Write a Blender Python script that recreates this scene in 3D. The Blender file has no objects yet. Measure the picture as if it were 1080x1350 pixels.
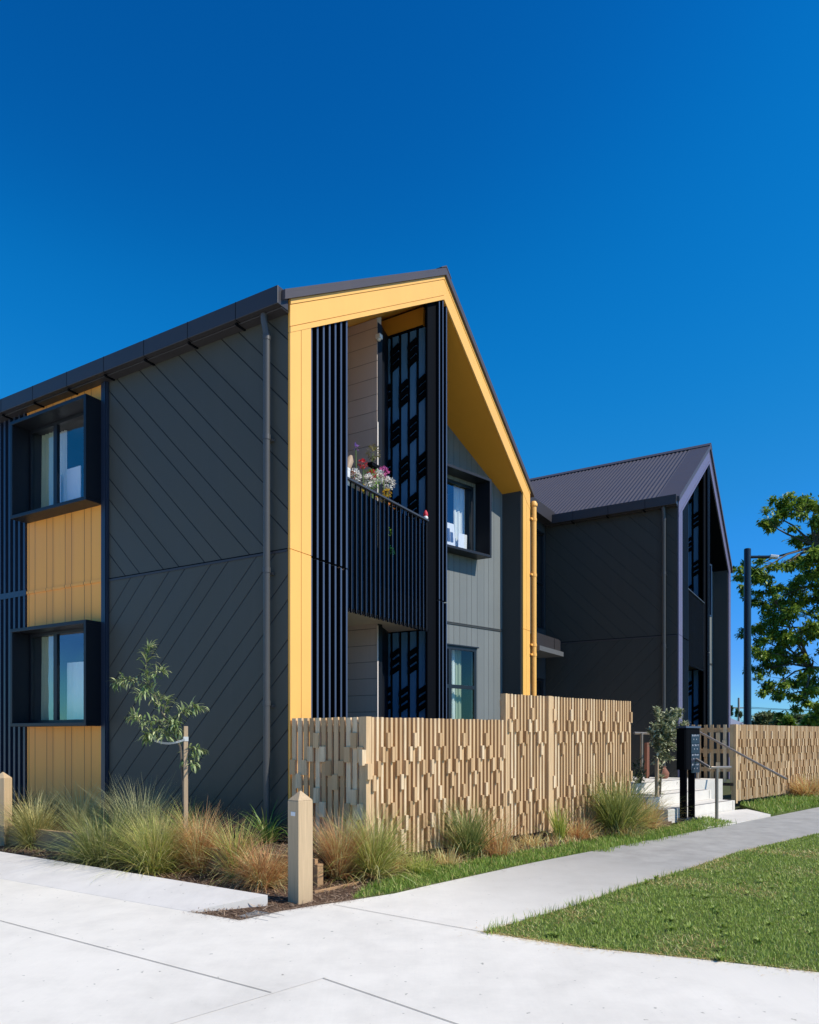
import bpy, math, random
import numpy as np
from mathutils import Vector, Matrix

random.seed(7)
rng = np.random.default_rng(7)
sc = bpy.context.scene
COL = sc.collection
R = math.radians

# ------------------------------------------------------------------ camera model
FPX, CX, HV, EYE = 952.0, 540.0, 970.0, 1.42        # surveyed from the photograph


def G(u, v, z=0.0):
    """point of the horizontal plane at height z"""
    y = FPX * (EYE - z) / (v - HV)
    return ((u - CX) / FPX * y, y, z)


def at(u, v, y):
    return ((u - CX) / FPX * y, y, EYE + (HV - v) * y / FPX)


def unit(deg):
    r = R(deg)
    return (math.sin(r), math.cos(r))


# ------------------------------------------------------------------ object helpers
def tag(o, label=None, cat=None, group=None, kind=None):
    if label: o['label'] = label
    if cat: o['category'] = cat
    if group: o['group'] = group
    if kind: o['kind'] = kind
    return o


def empty(name, loc=(0, 0, 0), rz=0.0, label=None, cat=None, group=None):
    o = bpy.data.objects.new(name, None)
    o.empty_display_size = 0.2
    COL.objects.link(o)
    o.location = loc
    o.rotation_euler = (0, 0, rz)
    return tag(o, label, cat, group)


class MB:
    """collects shapes; build() links them as one mesh object"""

    def __init__(self):
        self.v, self.f, self.m = [], [], []

    def add(self, vs, fs, mi=0):
        b = len(self.v)
        self.v += [tuple(p) for p in vs]
        self.f += [tuple(i + b for i in f) for f in fs]
        self.m += [mi] * len(fs)

    def box(self, x0, x1, y0, y1, z0, z1, mi=0):
        self.prism([(x0, y0, z0), (x1, y0, z0), (x1, y1, z0), (x0, y1, z0)], (0, 0, z1 - z0), mi)

    def obox(self, o, ex, ey, x0, x1, y0, y1, z0, z1, mi=0):
        def P(x, y, z): return (o[0] + ex[0] * x + ey[0] * y, o[1] + ex[1] * x + ey[1] * y, z)
        self.prism([P(x0, y0, z0), P(x1, y0, z0), P(x1, y1, z0), P(x0, y1, z0)], (0, 0, z1 - z0), mi)

    def prism(self, pts, vec, mi=0):
        n = len(pts)
        top = [(p[0] + vec[0], p[1] + vec[1], p[2] + vec[2]) for p in pts]
        fs = [tuple(range(n - 1, -1, -1)), tuple(range(n, 2 * n))]
        for i in range(n):
            j = (i + 1) % n
            fs.append((i, j, n + j, n + i))
        self.add(list(pts) + top, fs, mi)

    def tube(self, pts, rad, n=10, mi=0, cap=True):
        pts = [Vector(p) for p in pts]
        if not hasattr(rad, '__len__'): rad = [rad] * len(pts)
        vs, fs = [], []
        up = None
        for i, p in enumerate(pts):
            d = (pts[min(i + 1, len(pts) - 1)] - pts[max(i - 1, 0)]).normalized()
            if up is None:
                up = Vector((0, 0, 1)) if abs(d.z) < .9 else Vector((1, 0, 0))
            x = d.cross(up)
            if x.length < 1e-5: x = d.cross(Vector((0, 1, 0)))
            x.normalize()
            y = d.cross(x).normalized()
            for k in range(n):
                a = 2 * math.pi * k / n
                vs.append(p + x * math.cos(a) * rad[i] + y * math.sin(a) * rad[i])
        for i in range(len(pts) - 1):
            for k in range(n):
                k2 = (k + 1) % n
                fs.append((i * n + k, i * n + k2, (i + 1) * n + k2, (i + 1) * n + k))
        if cap:
            fs.append(tuple(range(n)))
            fs.append(tuple((len(pts) - 1) * n + k for k in range(n - 1, -1, -1)))
        self.add(vs, fs, mi)

    def lathe(self, c, prof, n=14, mi=0):
        vs, fs = [], []
        for r, z in prof:
            for k in range(n):
                a = 2 * math.pi * k / n
                vs.append((c[0] + r * math.cos(a), c[1] + r * math.sin(a), c[2] + z))
        for i in range(len(prof) - 1):
            for k in range(n):
                k2 = (k + 1) % n
                fs.append((i * n + k, i * n + k2, (i + 1) * n + k2, (i + 1) * n + k))
        fs.append(tuple(range(n - 1, -1, -1)))
        fs.append(tuple((len(prof) - 1) * n + k for k in range(n)))
        self.add(vs, fs, mi)

    def build(self, name, mats, parent=None, smooth=False, bevel=0.0):
        me = bpy.data.meshes.new(name)
        me.from_pydata(self.v, [], self.f)
        if not isinstance(mats, (list, tuple)): mats = [mats]
        for m in mats: me.materials.append(m)
        if any(self.m): me.polygons.foreach_set('material_index', self.m)
        if smooth: me.polygons.foreach_set('use_smooth', [True] * len(self.f))
        me.validate()
        import bmesh
        bm = bmesh.new(); bm.from_mesh(me)
        bmesh.ops.recalc_face_normals(bm, faces=bm.faces)
        bm.to_mesh(me); bm.free()
        me.update()
        o = bpy.data.objects.new(name, me)
        COL.objects.link(o)
        if parent is not None: o.parent = parent
        if bevel:
            b = o.modifiers.new('bevel', 'BEVEL'); b.width = bevel; b.segments = 2; b.limit_method = 'ANGLE'
        if smooth:
            try: me.set_sharp_from_angle(angle=R(40))
            except Exception: pass
        return o


def np_mesh(name, verts, quads, mat, parent=None, tris=None):
    """fast mesh from numpy arrays"""
    me = bpy.data.meshes.new(name)
    nv = len(verts)
    me.vertices.add(nv)
    me.vertices.foreach_set('co', np.asarray(verts, dtype=np.float32).ravel())
    loops = [np.asarray(quads, dtype=np.int32).ravel()]
    starts = np.arange(len(quads)) * 4
    tot = np.full(len(quads), 4)
    if tris is not None and len(tris):
        off = len(quads) * 4
        loops.append(np.asarray(tris, dtype=np.int32).ravel())
        starts = np.concatenate([starts, off + np.arange(len(tris)) * 3])
        tot = np.concatenate([tot, np.full(len(tris), 3)])
    lp = np.concatenate(loops)
    me.loops.add(len(lp))
    me.loops.foreach_set('vertex_index', lp.astype(np.int32))
    me.polygons.add(len(starts))
    me.polygons.foreach_set('loop_start', starts.astype(np.int32))
    me.polygons.foreach_set('loop_total', tot.astype(np.int32))
    me.materials.append(mat)
    me.update(calc_edges=True)
    me.validate()
    o = bpy.data.objects.new(name, me)
    COL.objects.link(o)
    if parent is not None: o.parent = parent
    return o


# ------------------------------------------------------------------ materials
class NT:
    def __init__(self, name):
        self.mat = bpy.data.materials.new(name)
        self.mat.use_nodes = True
        self.t = self.mat.node_tree
        self.t.nodes.clear()
        self.out = self.n('ShaderNodeOutputMaterial')

    def n(self, typ, **kw):
        nd = self.t.nodes.new(typ)
        for k, v in kw.items():
            if k.startswith('i_'):
                nd.inputs[k[2:].replace('_', ' ')].default_value = v
            else:
                setattr(nd, k, v)
        return nd

    def l(self, a, b): self.t.links.new(a, b)

    def math(self, op, a, b=None, clamp=False):
        m = self.n('ShaderNodeMath', operation=op, use_clamp=clamp)
        for i, x in enumerate((a, b)):
            if x is None: continue
            if isinstance(x, (int, float)): m.inputs[i].default_value = x
            else: self.l(x, m.inputs[i])
        return m.outputs[0]

    def mix(self, fac, a, b, typ='MIX'):
        m = self.n('ShaderNodeMix', data_type='RGBA', blend_type=typ)
        for s, x in ((m.inputs[0], fac), (m.inputs[6], a), (m.inputs[7], b)):
            if isinstance(x, (int, float)): s.default_value = x
            elif isinstance(x, (tuple, list)): s.default_value = (*x[:3], 1)
            else: self.l(x, s)
        return m.outputs[2]

    def ramp(self, fac, stops):
        r = self.n('ShaderNodeValToRGB')
        e = r.color_ramp.elements
        while len(e) < len(stops): e.new(0.5)
        for el, (p, c) in zip(e, stops):
            el.position = p
            el.color = (*c, 1) if len(c) == 3 else c
        self.l(fac, r.inputs[0])
        return r.outputs[0]

    def noise(self, vec, scale, detail=4, rough=.55):
        nz = self.n('ShaderNodeTexNoise', i_Scale=scale, i_Detail=detail, i_Roughness=rough)
        if vec is not None: self.l(vec, nz.inputs['Vector'])
        return nz.outputs[0]

    def coords(self, kind='Object', scale=None):
        tc = self.n('ShaderNodeTexCoord')
        if scale is None: return tc.outputs[kind]
        mp = self.n('ShaderNodeMapping')
        mp.inputs['Scale'].default_value = scale
        self.l(tc.outputs[kind], mp.inputs['Vector'])
        return mp.outputs[0]

    def bsdf(self, col, rough=.5, metal=0.0, spec=.5, height=None, bump=.2, dist=.01):
        p = self.n('ShaderNodeBsdfPrincipled')
        if isinstance(col, (tuple, list)): p.inputs['Base Color'].default_value = (*col[:3], 1)
        else: self.l(col, p.inputs['Base Color'])
        if isinstance(rough, (int, float)): p.inputs['Roughness'].default_value = rough
        else: self.l(rough, p.inputs['Roughness'])
        p.inputs['Metallic'].default_value = metal
        p.inputs['Specular IOR Level'].default_value = spec
        if height is not None:
            b = self.n('ShaderNodeBump', i_Strength=bump, i_Distance=dist)
            self.l(height, b.inputs['Height'])
            self.l(b.outputs[0], p.inputs['Normal'])
        return p.outputs[0]

    def done(self, shader):
        self.l(shader, self.out.inputs['Surface'])
        return self.mat


def scl(c, k): return tuple(min(1, x * k) for x in c)


def painted(name, col, rough=.5, var=.14, spec=.4, metal=0.0):
    m = NT(name)
    co = m.coords()
    n1 = m.noise(co, 1.6, 5, .6)
    n2 = m.noise(co, 60, 3, .6)
    n3 = m.noise(m.coords('Object', (9, 9, .6)), 1.0, 4, .6)     # faint run-off streaks
    f = m.math('ADD', m.math('MULTIPLY', n1, .6), m.math('MULTIPLY', n3, .4))
    c = m.mix(f, scl(col, 1 - var), scl(col, 1 + var))
    r = m.math('ADD', m.math('MULTIPLY', n1, .16), rough - .08)
    return m.done(m.bsdf(c, r, metal, spec, n2, .06, .004))


def grooved(name, col, mode, rough=.5, dark=.25):
    """painted board cladding; grooves follow the board layout of the wall"""
    m = NT(name)
    tc = m.coords()
    sp = m.n('ShaderNodeSeparateXYZ'); m.l(tc, sp.inputs[0])
    x, y, z = sp.outputs
    if mode == 'diag':
        up = m.math('GREATER_THAN', z, 3.58)
        dn = m.math('SUBTRACT', 1.0, up)
        a = m.math('MULTIPLY', m.math('SUBTRACT', z, m.math('MULTIPLY', y, 1.0)), .7071)
        b = m.math('MULTIPLY', m.math('ADD', z, m.math('MULTIPLY', y, 1.0)), .7071)
        d = m.math('ADD', m.math('MULTIPLY', a, up), m.math('MULTIPLY', b, dn))
        per, offs, half = .53, (.0, .205), .0065
    elif mode == 'vert_y':
        d, per, offs, half = y, .44, (.05, .20), .005
    elif mode == 'vert_skew':                                     # along the street-parallel recess wall
        d = m.math('ADD', m.math('MULTIPLY', x, -.957), m.math('MULTIPLY', y, .289))
        per, offs, half = .50, (.0, .165, .30), .0045
    else:                                                         # horizontal weatherboards
        d, per, offs, half = z, .255, (.0,), .005
    tot = None
    hsum = None
    for o in offs:
        ph = m.math('ABSOLUTE', m.math('SUBTRACT', m.math('FRACT', m.math('ADD', m.math('DIVIDE', m.math('SUBTRACT', d, o), per), 20.5)), .5))
        w = half / per
        g = m.math('SUBTRACT', 1.0, m.math('MULTIPLY', m.math('SUBTRACT', ph, w * .6, True), 1 / (w * .8)), True)
        tot = g if tot is None else m.math('MAXIMUM', tot, g)
    # every board takes the paint a little differently
    bid = m.math('FLOOR', m.math('DIVIDE', d, per / len(offs)))
    wn = m.n('ShaderNodeTexWhiteNoise', noise_dimensions='1D'); m.l(bid, wn.inputs['W'])
    n1 = m.noise(tc, 1.3, 5, .6)
    f = m.math('ADD', m.math('MULTIPLY', wn.outputs['Value'], .35), m.math('MULTIPLY', n1, .65))
    c = m.mix(f, scl(col, .87), scl(col, 1.14))
    c = m.mix(tot, c, scl(col, dark))
    splash = m.math('MULTIPLY', m.math('SUBTRACT', 1.0, m.math('DIVIDE', m.math('SUBTRACT', z, .1), .9), True), m.noise(tc, 5, 5, .7))
    stk = m.noise(m.coords('Object', (7, 7, .35)), 1.0, 5, .65)    # rain streaks
    c = m.mix(m.math('MULTIPLY', m.math('SUBTRACT', stk, .52, True), .9, True), c, tuple(.5 * q + .05 for q in col))
    c = m.mix(m.math('MULTIPLY', splash, .4), c, (.20, .16, .12))
    h = m.math('ADD', m.math('MULTIPLY', tot, -1.0), m.math('MULTIPLY', m.noise(tc, 70, 3), .04))
    if mode == 'horiz':
        h = m.math('ADD', h, m.math('MULTIPLY', m.math('FRACT', m.math('DIVIDE', z, per)), -.6))
    r = m.math('ADD', m.math('MULTIPLY', n1, .2), rough - .1)
    return m.done(m.bsdf(c, r, 0, .4, h, .6, .012))


def wood(name, ca, cb, cc, grain=(14, 14, .9), rough=.75):
    m = NT(name)
    geo = m.n('ShaderNodeNewGeometry')
    rnd = geo.outputs['Random Per Island']
    co = m.n('ShaderNodeTexCoord').outputs['Object']
    off = m.n('ShaderNodeVectorMath', operation='SCALE')
    cmb = m.n('ShaderNodeCombineXYZ'); m.l(rnd, cmb.inputs[0]); m.l(rnd, cmb.inputs[2])
    m.l(cmb.outputs[0], off.inputs[0]); off.inputs['Scale'].default_value = 37.0
    ad = m.n('ShaderNodeVectorMath', operation='ADD'); m.l(co, ad.inputs[0]); m.l(off.outputs[0], ad.inputs[1])
    mp = m.n('ShaderNodeMapping'); mp.inputs['Scale'].default_value = grain; m.l(ad.outputs[0], mp.inputs['Vector'])
    g = m.noise(mp.outputs[0], 3.0, 6, .65)
    g2 = m.noise(ad.outputs[0], 2.2, 3)
    base = m.ramp(rnd, [(0, ca), (.5, cb), (1, cc)])
    c = m.mix(m.math('MULTIPLY', m.math('SUBTRACT', g, .38, True), 2.2, True), base, scl(cb, .62))
    c = m.mix(m.math('MULTIPLY', g2, .35), c, scl(cb, .8))
    return m.done(m.bsdf(c, rough, 0, .25, g, .25, .004))


def foliage(name, stops, trans=.3, rough=.55, tip=None):
    m = NT(name)
    geo = m.n('ShaderNodeNewGeometry')
    c = m.ramp(geo.outputs['Random Per Island'], stops)
    if tip:                    # blades bleach towards the tip
        sg = m.n('ShaderNodeSeparateXYZ'); m.l(m.coords('Generated'), sg.inputs[0])
        w_ = m.math('MULTIPLY', m.math('POWER', sg.outputs[2], 1.8), .55, True)
        c = m.mix(w_, c, tip)
    p = m.bsdf(c, rough, 0, .3)
    t = m.n('ShaderNodeBsdfTranslucent'); m.l(c, t.inputs[0])
    mx = m.n('ShaderNodeMixShader', i_Fac=trans)
    m.l(p, mx.inputs[1]); m.l(t.outputs[0], mx.inputs[2])
    return m.done(mx.outputs[0])


def glass_mat(name, tint, lo=.12):
    m = NT(name)
    lw = m.n('ShaderNodeLayerWeight', i_Blend=.5)
    f = m.math('ADD', m.math('MULTIPLY', m.math('POWER', lw.outputs['Facing'], 4.0), .85), lo, True)
    tr = m.n('ShaderNodeBsdfTransparent'); tr.inputs[0].default_value = (*tint, 1)
    gl = m.n('ShaderNodeBsdfGlossy', i_Roughness=.015); gl.inputs[0].default_value = (.92, .94, .95, 1)
    nz = m.noise(m.coords(), 1.1, 2)
    b = m.n('ShaderNodeBump', i_Strength=.12, i_Distance=.06); m.l(nz, b.inputs['Height']); m.l(b.outputs[0], gl.inputs['Normal'])
    mx = m.n('ShaderNodeMixShader'); m.l(f, mx.inputs[0]); m.l(tr.outputs[0], mx.inputs[1]); m.l(gl.outputs[0], mx.inputs[2])
    return m.done(mx.outputs[0])


def concrete(name, col, path=False):
    m = NT(name)
    tc = m.coords()
    n1 = m.noise(tc, .55, 6, .6)
    n2 = m.noise(tc, 3.2, 6, .7)
    n3 = m.noise(tc, 90, 4, .7)
    f = m.math('ADD', m.math('MULTIPLY', n1, .55), m.math('MULTIPLY', n2, .45))
    c = m.ramp(f, [(.30, scl(col, .74)), (.43, scl(col, .90)), (.55, col), (.72, scl(col, 1.08))])
    wv = m.noise(m.coords('Object', (.9, .16, 1)), 1.3, 5, .6)      # long faint tyre and water marks
    c = m.mix(m.math('MULTIPLY', m.math('SUBTRACT', wv, .52, True), 1.4, True), c, scl(col, .62))
    # broom marks and small dark specks
    br = m.noise(m.coords('Object', (55, 3, 1)), 1.0, 4, .7)
    c = m.mix(m.math('MULTIPLY', br, .22), c, scl(col, .7))
    sp = m.noise(tc, 19, 2, .5)
    spk = m.math('MULTIPLY', m.math('SUBTRACT', sp, .705, True), 14, True)
    c = m.mix(m.math('MULTIPLY', spk, .8), c, (.16, .15, .11))
    if path:   # colour turns greyer with distance along the street, broken up by noise
        s = m.n('ShaderNodeSeparateXYZ'); m.l(tc, s.inputs[0])
        dist = m.math('ADD', m.math('MULTIPLY', s.outputs[0], .734), m.math('MULTIPLY', s.outputs[1], .679))
        w = m.math('MULTIPLY', m.math('SUBTRACT', m.math('ADD', dist, m.math('MULTIPLY', n2, 1.6)), 4.9), .30, True)
        far_grey = m.ramp(n2, [(.3, (.20, .19, .175)), (.5, (.28, .27, .245)), (.7, (.37, .355, .325))])
        far_grey = m.mix(m.math('MULTIPLY', n1, .5), far_grey, (.34, .33, .30))
        w2 = m.math('MULTIPLY', m.math('SUBTRACT', s.outputs[0], -.2), 1.0, True)
        c = m.mix(m.math('MULTIPLY', w, m.math('MULTIPLY', w2, .85)), c, far_grey)
    h = m.math('ADD', m.math('MULTIPLY', n3, .5), m.math('MULTIPLY', n2, .5))
    return m.done(m.bsdf(c, .85, 0, .25, h, .25, .006))


def soil(name, a, b, cc, scale=30):
    m = NT(name)
    tc = m.coords()
    n1 = m.noise(tc, scale, 8, .75)
    n2 = m.noise(tc, 1.5, 4)
    c = m.ramp(n1, [(.3, a), (.52, b), (.72, cc)])
    c = m.mix(m.math('MULTIPLY', n2, .4), c, a)
    return m.done(m.bsdf(c, .95, 0, .1, n1, 1.0, .03))


M = {}
M['dark'] = painted('paint_charcoal', (.045, .055, .062), .55)
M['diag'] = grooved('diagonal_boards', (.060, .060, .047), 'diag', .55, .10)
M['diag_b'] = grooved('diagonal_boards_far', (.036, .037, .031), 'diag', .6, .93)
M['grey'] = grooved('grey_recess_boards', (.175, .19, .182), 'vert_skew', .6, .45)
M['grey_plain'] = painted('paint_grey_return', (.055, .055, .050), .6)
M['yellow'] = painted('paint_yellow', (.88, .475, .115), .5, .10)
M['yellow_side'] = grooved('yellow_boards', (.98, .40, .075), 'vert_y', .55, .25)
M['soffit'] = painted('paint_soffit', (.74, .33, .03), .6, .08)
M['lav'] = painted('paint_lavender_grey', (.15, .135, .21), .45, .08)
M['barsteel'] = painted('bar_steel', (.050, .054, .062), .45, .1, .4)
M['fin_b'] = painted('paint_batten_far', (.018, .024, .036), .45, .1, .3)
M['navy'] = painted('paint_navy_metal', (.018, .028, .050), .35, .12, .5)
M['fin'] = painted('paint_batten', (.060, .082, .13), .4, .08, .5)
M['black'] = painted('paint_black', (.004, .005, .007), .8, .1, .04)
M['box'] = painted('paint_window_box', (.007, .009, .013), .45, .12, .4)
M['frame'] = painted('window_aluminium', (.009, .012, .017), .4, .1, .5)
M['roof'] = painted('roof_steel', (.072, .061, .064), .5, .06, .4)
M['gutter'] = painted('gutter_steel', (.034, .031, .033), .45, .12, .5)
M['pipe'] = painted('downpipe_grey', (.066, .066, .064), .4, .1, .5)
M['beige'] = grooved('beige_weatherboard', (.62, .51, .43), 'horiz', .7, .5)
M['beige_p'] = painted('beige_paint', (.80, .70, .60), .7)
M['beige_dark'] = painted('dark_grey_paint', (.10, .105, .11), .7)  # even dark grey for the far house's balcony and the canopy underside
M['white'] = painted('white_plastic', (.75, .75, .72), .4)
M['screenblue'] = painted('screen_blue', (.09, .24, .42), .35, .1, .5)
M['room'] = painted('room_dark', (.07, .075, .08), .9)
M['glass'] = glass_mat('window_glass', (.93, .96, .96), .17)
M['glass_dim'] = glass_mat('window_glass_dim', (.80, .86, .86), .05)
M['glassdk'] = glass_mat('balustrade_glass', (.22, .24, .26), .02)
M['curtain'] = painted('curtain_cloth', (.80, .82, .76), .9, .12)
M['curtain_g'] = painted('curtain_green', (.42, .47, .33), .9, .12)
M['paper'] = painted('paper_white', (.85, .85, .86), .8, .03)
M['steel'] = painted('brushed_steel', (.34, .28, .22), .42, .15, .5, .6)
M['concrete'] = concrete('concrete_paving', (.80, .745, .638), True)
M['slabc'] = concrete('concrete_slab', (.75, .70, .62))
M['stepc'] = concrete('concrete_step', (.74, .69, .60))
M['joint'] = painted('joint_dark', (.24, .225, .20), .9)
M['joint_f'] = painted('joint_faint', (.67, .62, .53), .9)
M['fence'] = wood('fence_timber', (.38, .22, .10), (.72, .48, .25), (.93, .74, .48))
M['bollard'] = wood('bollard_timber', (.56, .40, .235), (.60, .44, .26), (.64, .47, .29), (22, 22, .7))
M['sleeper'] = wood('sleeper_timber', (.42, .25, .12), (.47, .29, .15), (.5, .33, .19), (3, 3, 14))
M['stake'] = wood('stake_timber', (.52, .38, .24), (.5, .36, .22), (.55, .4, .25))
M['stake_r'] = wood('stake_red', (.24, .10, .06), (.26, .11, .07), (.28, .12, .07))
M['bark'] = wood('bark', (.12, .10, .08), (.15, .125, .10), (.19, .16, .13), (10, 10, 3), .9)
M['mulch'] = soil('bark_mulch', (.06, .034, .022), (.16, .10, .066), (.34, .24, .165), 34)
M['soil'] = soil('bed_soil', (.035, .022, .015), (.10, .068, .047), (.23, .165, .12), 28)
M['turf'] = soil('turf_base', (0.065, 0.094, 0.022), (0.130, 0.175, 0.044), (0.247, 0.237, 0.088), 16)
M['field'] = soil('far_field', (.05, .065, .03), (.09, .10, .045), (.13, .12, .06), .4)
M['chip'] = wood('chip', (.09, .05, .03), (.28, .18, .11), (.56, .43, .30))
M['lawn'] = foliage('lawn_blades', [(0, (.19, .28, .04)), (.4, (.33, .43, .075)), (.82, (.45, .55, .12)), (.955, (.48, .55, .19)), (1, (.62, .55, .28))], .35)
M['verge'] = foliage('verge_blades', [(0, (0.123, 0.208, 0.029)), (.5, (0.232, 0.364, 0.054)), (.85, (0.377, 0.481, 0.096)), (1, (0.667, 0.546, 0.216))], .35)
M['g_green'] = foliage('clump_green', [(0, (0.096, 0.141, 0.030)), (.4, (0.205, 0.270, 0.064)), (.75, (0.381, 0.422, 0.122)), (.9, (0.653, 0.563, 0.206)), (1, (0.800, 0.680, 0.299))], .3, tip=(.36, .36, .15))
M['g_grey'] = foliage('clump_greygreen', [(0, (0.205, 0.224, 0.094)), (.5, (0.408, 0.422, 0.178)), (.85, (0.653, 0.586, 0.262)), (1, (0.800, 0.727, 0.374))], .3, tip=(.46, .46, .28))
M['g_lime'] = foliage('clump_lime', [(0, (0.163, 0.235, 0.034)), (.5, (0.381, 0.469, 0.075)), (.8, (0.653, 0.657, 0.131)), (1, (0.800, 0.751, 0.299))], .35, tip=(.52, .46, .20))
M['g_gold'] = foliage('clump_gold', [(0, (0.272, 0.270, 0.066)), (.4, (0.598, 0.493, 0.150)), (.75, (0.800, 0.704, 0.262)), (1, (0.800, 0.800, 0.411))], .3, tip=(.60, .50, .28))
M['g_rust'] = foliage('clump_rust', [(0, (0.354, 0.128, 0.048)), (.4, (0.680, 0.282, 0.112)), (.75, (0.800, 0.516, 0.206)), (1, (0.800, 0.800, 0.374))], .3, tip=(.55, .36, .20))
M['g_dry'] = foliage('clump_dry', [(0, (0.517, 0.305, 0.112)), (.5, (0.800, 0.563, 0.243)), (.85, (0.800, 0.798, 0.374)), (1, (0.435, 0.422, 0.112))], .3)
M['g_strap'] = foliage('strap_leaf', [(0, (0.060, 0.128, 0.024)), (.5, (0.136, 0.255, 0.048)), (.85, (0.272, 0.391, 0.085)), (1, (0.510, 0.459, 0.170))], .3, .4)
M['g_shade'] = foliage('shade_leaf', [(0, (0.031, 0.056, 0.027)), (.6, (0.069, 0.112, 0.056)), (1, (0.125, 0.163, 0.088))], .25)
M['leaf_sap'] = foliage('sapling_leaf', [(0, (0.091, 0.147, 0.047)), (.4, (0.224, 0.304, 0.112)), (.8, (0.428, 0.489, 0.224)), (1, (0.673, 0.665, 0.337))], .25, .4)
M['leaf_silver'] = foliage('silver_leaf', [(0, (0.133, 0.174, 0.084)), (.4, (0.332, 0.378, 0.216)), (.8, (0.619, 0.612, 0.393)), (1, (0.800, 0.800, 0.580))], .2, .45)
M['leaf_tree'] = foliage('tree_leaf', [(0, (0.070, 0.135, 0.020)), (.4, (0.160, 0.264, 0.034)), (.8, (0.303, 0.420, 0.054)), (1, (0.510, 0.571, 0.087))], .35, .45)
M['leaf_far'] = foliage('far_leaf', [(0, (0.077, 0.116, 0.044)), (.5, (0.154, 0.200, 0.077)), (1, (0.286, 0.304, 0.132))], .2)
M['leaf_cyp'] = foliage('conifer_leaf', [(0, (0.036, 0.081, 0.029)), (.5, (0.072, 0.144, 0.048)), (1, (0.162, 0.234, 0.064))], .2)
M['hill'] = soil('hill_bush', (.055, .085, .085), (.075, .11, .10), (.10, .13, .115), .12)
M['farroof'] = painted('far_roof', (.24, .25, .29), .7)
M['farwall'] = painted('far_wall', (.5, .48, .44), .8)
M['polewood'] = painted('pole_wood', (.34, .30, .25), .9)
M['lamp'] = painted('lamp_post_paint', (.008, .022, .036), .35, .1, .5)
M['grate'] = painted('grate_galv', (.35, .35, .34), .5, .2, .5, .4)
M['letters'] = painted('letter_grey', (.34, .36, .40), .6)
M['clear'] = painted('tie_webbing', (.55, .56, .53), .6)


# ------------------------------------------------------------------ walls with openings, windows
def wall(mb, o, ex, ey, L0, L1, z0, ztop, holes=(), thick=.12, mi=0, extra=()):
    """upright wall along ex from o, outer face at 0, body going along ey; ztop(L) may slope"""
    xs = sorted(set([L0, L1] + list(extra) + [h[0] for h in holes] + [h[1] for h in holes]))

    def P(L, d, z): return (o[0] + ex[0] * L + ey[0] * d, o[1] + ex[1] * L + ey[1] * d, z)
    for a, b in zip(xs[:-1], xs[1:]):
        hs = sorted([h for h in holes if h[0] <= a + 1e-6 and h[1] >= b - 1e-6], key=lambda h: h[2])
        z = z0
        for h in hs:
            mb.prism([P(a, 0, z), P(b, 0, z), P(b, 0, h[2]), P(a, 0, h[2])], (ey[0] * thick, ey[1] * thick, 0), mi)
            z = h[3]
        mb.prism([P(a, 0, z), P(b, 0, z), P(b, 0, ztop(b)), P(a, 0, ztop(a))], (ey[0] * thick, ey[1] * thick, 0), mi)


def window(parent, o, ex, ey, L0, L1, z0, z1, mull=(), trans=(), fw=.05, depth=.05, inset=.02, gl='glass'):
    """aluminium frame with one pane per light; sits in an opening; ey points inside"""
    mb = MB()
    y0, y1 = inset, inset + depth
    e = .002
    mb.obox(o, ex, ey, L0 + e, L0 + fw, y0, y1, z0 + e, z1 - e)
    mb.obox(o, ex, ey, L1 - fw, L1 - e, y0, y1, z0 + e, z1 - e)
    mb.obox(o, ex, ey, L0 + fw, L1 - fw, y0, y1, z0 + e, z0 + fw)
    mb.obox(o, ex, ey, L0 + fw, L1 - fw, y0, y1, z1 - fw, z1 - e)
    for a in mull: mb.obox(o, ex, ey, a - fw * .6, a + fw * .6, y0 - .004, y1 - .004, z0 + fw, z1 - fw)
    for a in trans: mb.obox(o, ex, ey, L0 + fw, L1 - fw, y0 - .006, y1 - .006, a - fw * .5, a + fw * .5)
    fr = mb.build('window_frame', M['frame'], parent)
    xs = [L0 + fw] + sorted(mull) + [L1 - fw]
    zs = [z0 + fw] + sorted(trans) + [z1 - fw]
    for a, b in zip(xs[:-1], xs[1:]):
        for c, d in zip(zs[:-1], zs[1:]):
            p = MB()
            def Q(L, z): return (o[0] + ex[0] * L + ey[0] * (y0 + .02), o[1] + ex[1] * L + ey[1] * (y0 + .02), z)
            p.add([Q(a, c), Q(b, c), Q(b, d), Q(a, d)], [(0, 1, 2, 3)])
            p.build('pane', M[gl], fr)
    return fr


def room(parent, o, ex, ey, L0, L1, z0, z1, d=1.6, a=.125):
    """the dim inside of the room behind a window: five inner faces"""
    mb = MB()
    def P(L, y, z): return (o[0] + ex[0] * L + ey[0] * y, o[1] + ex[1] * L + ey[1] * y, z)
    mb.obox(o, ex, ey, L0, L1, d, d + .03, z0, z1)
    mb.obox(o, ex, ey, L0 - .03, L0 - .003, a, d, z0, z1)
    mb.obox(o, ex, ey, L1 + .003, L1 + .03, a, d, z0, z1)
    mb.obox(o, ex, ey, L0, L1, a, d, z0 - .03, z0 - .003)
    mb.obox(o, ex, ey, L0, L1, a, d, z1 + .003, z1 + .03)
    return mb.build('room_lining', M['room'], parent)


def box_frame(parent, o, ex, ey, L0, L1, z0, z1, d, th=.05):
    """deep projecting window hood: four boards standing off the wall"""
    mb = MB()
    mb.obox(o, ex, ey, L0, L1, -d, -.001, z0, z0 + th)
    mb.obox(o, ex, ey, L0, L1, -d, -.001, z1 - th, z1)
    mb.obox(o, ex, ey, L0, L0 + th, -d, -.001, z0 + th, z1 - th)
    mb.obox(o, ex, ey, L1 - th, L1, -d, -.001, z0 + th, z1 - th)
    return mb.build('window_box', M['box'], parent, bevel=.004)


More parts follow.
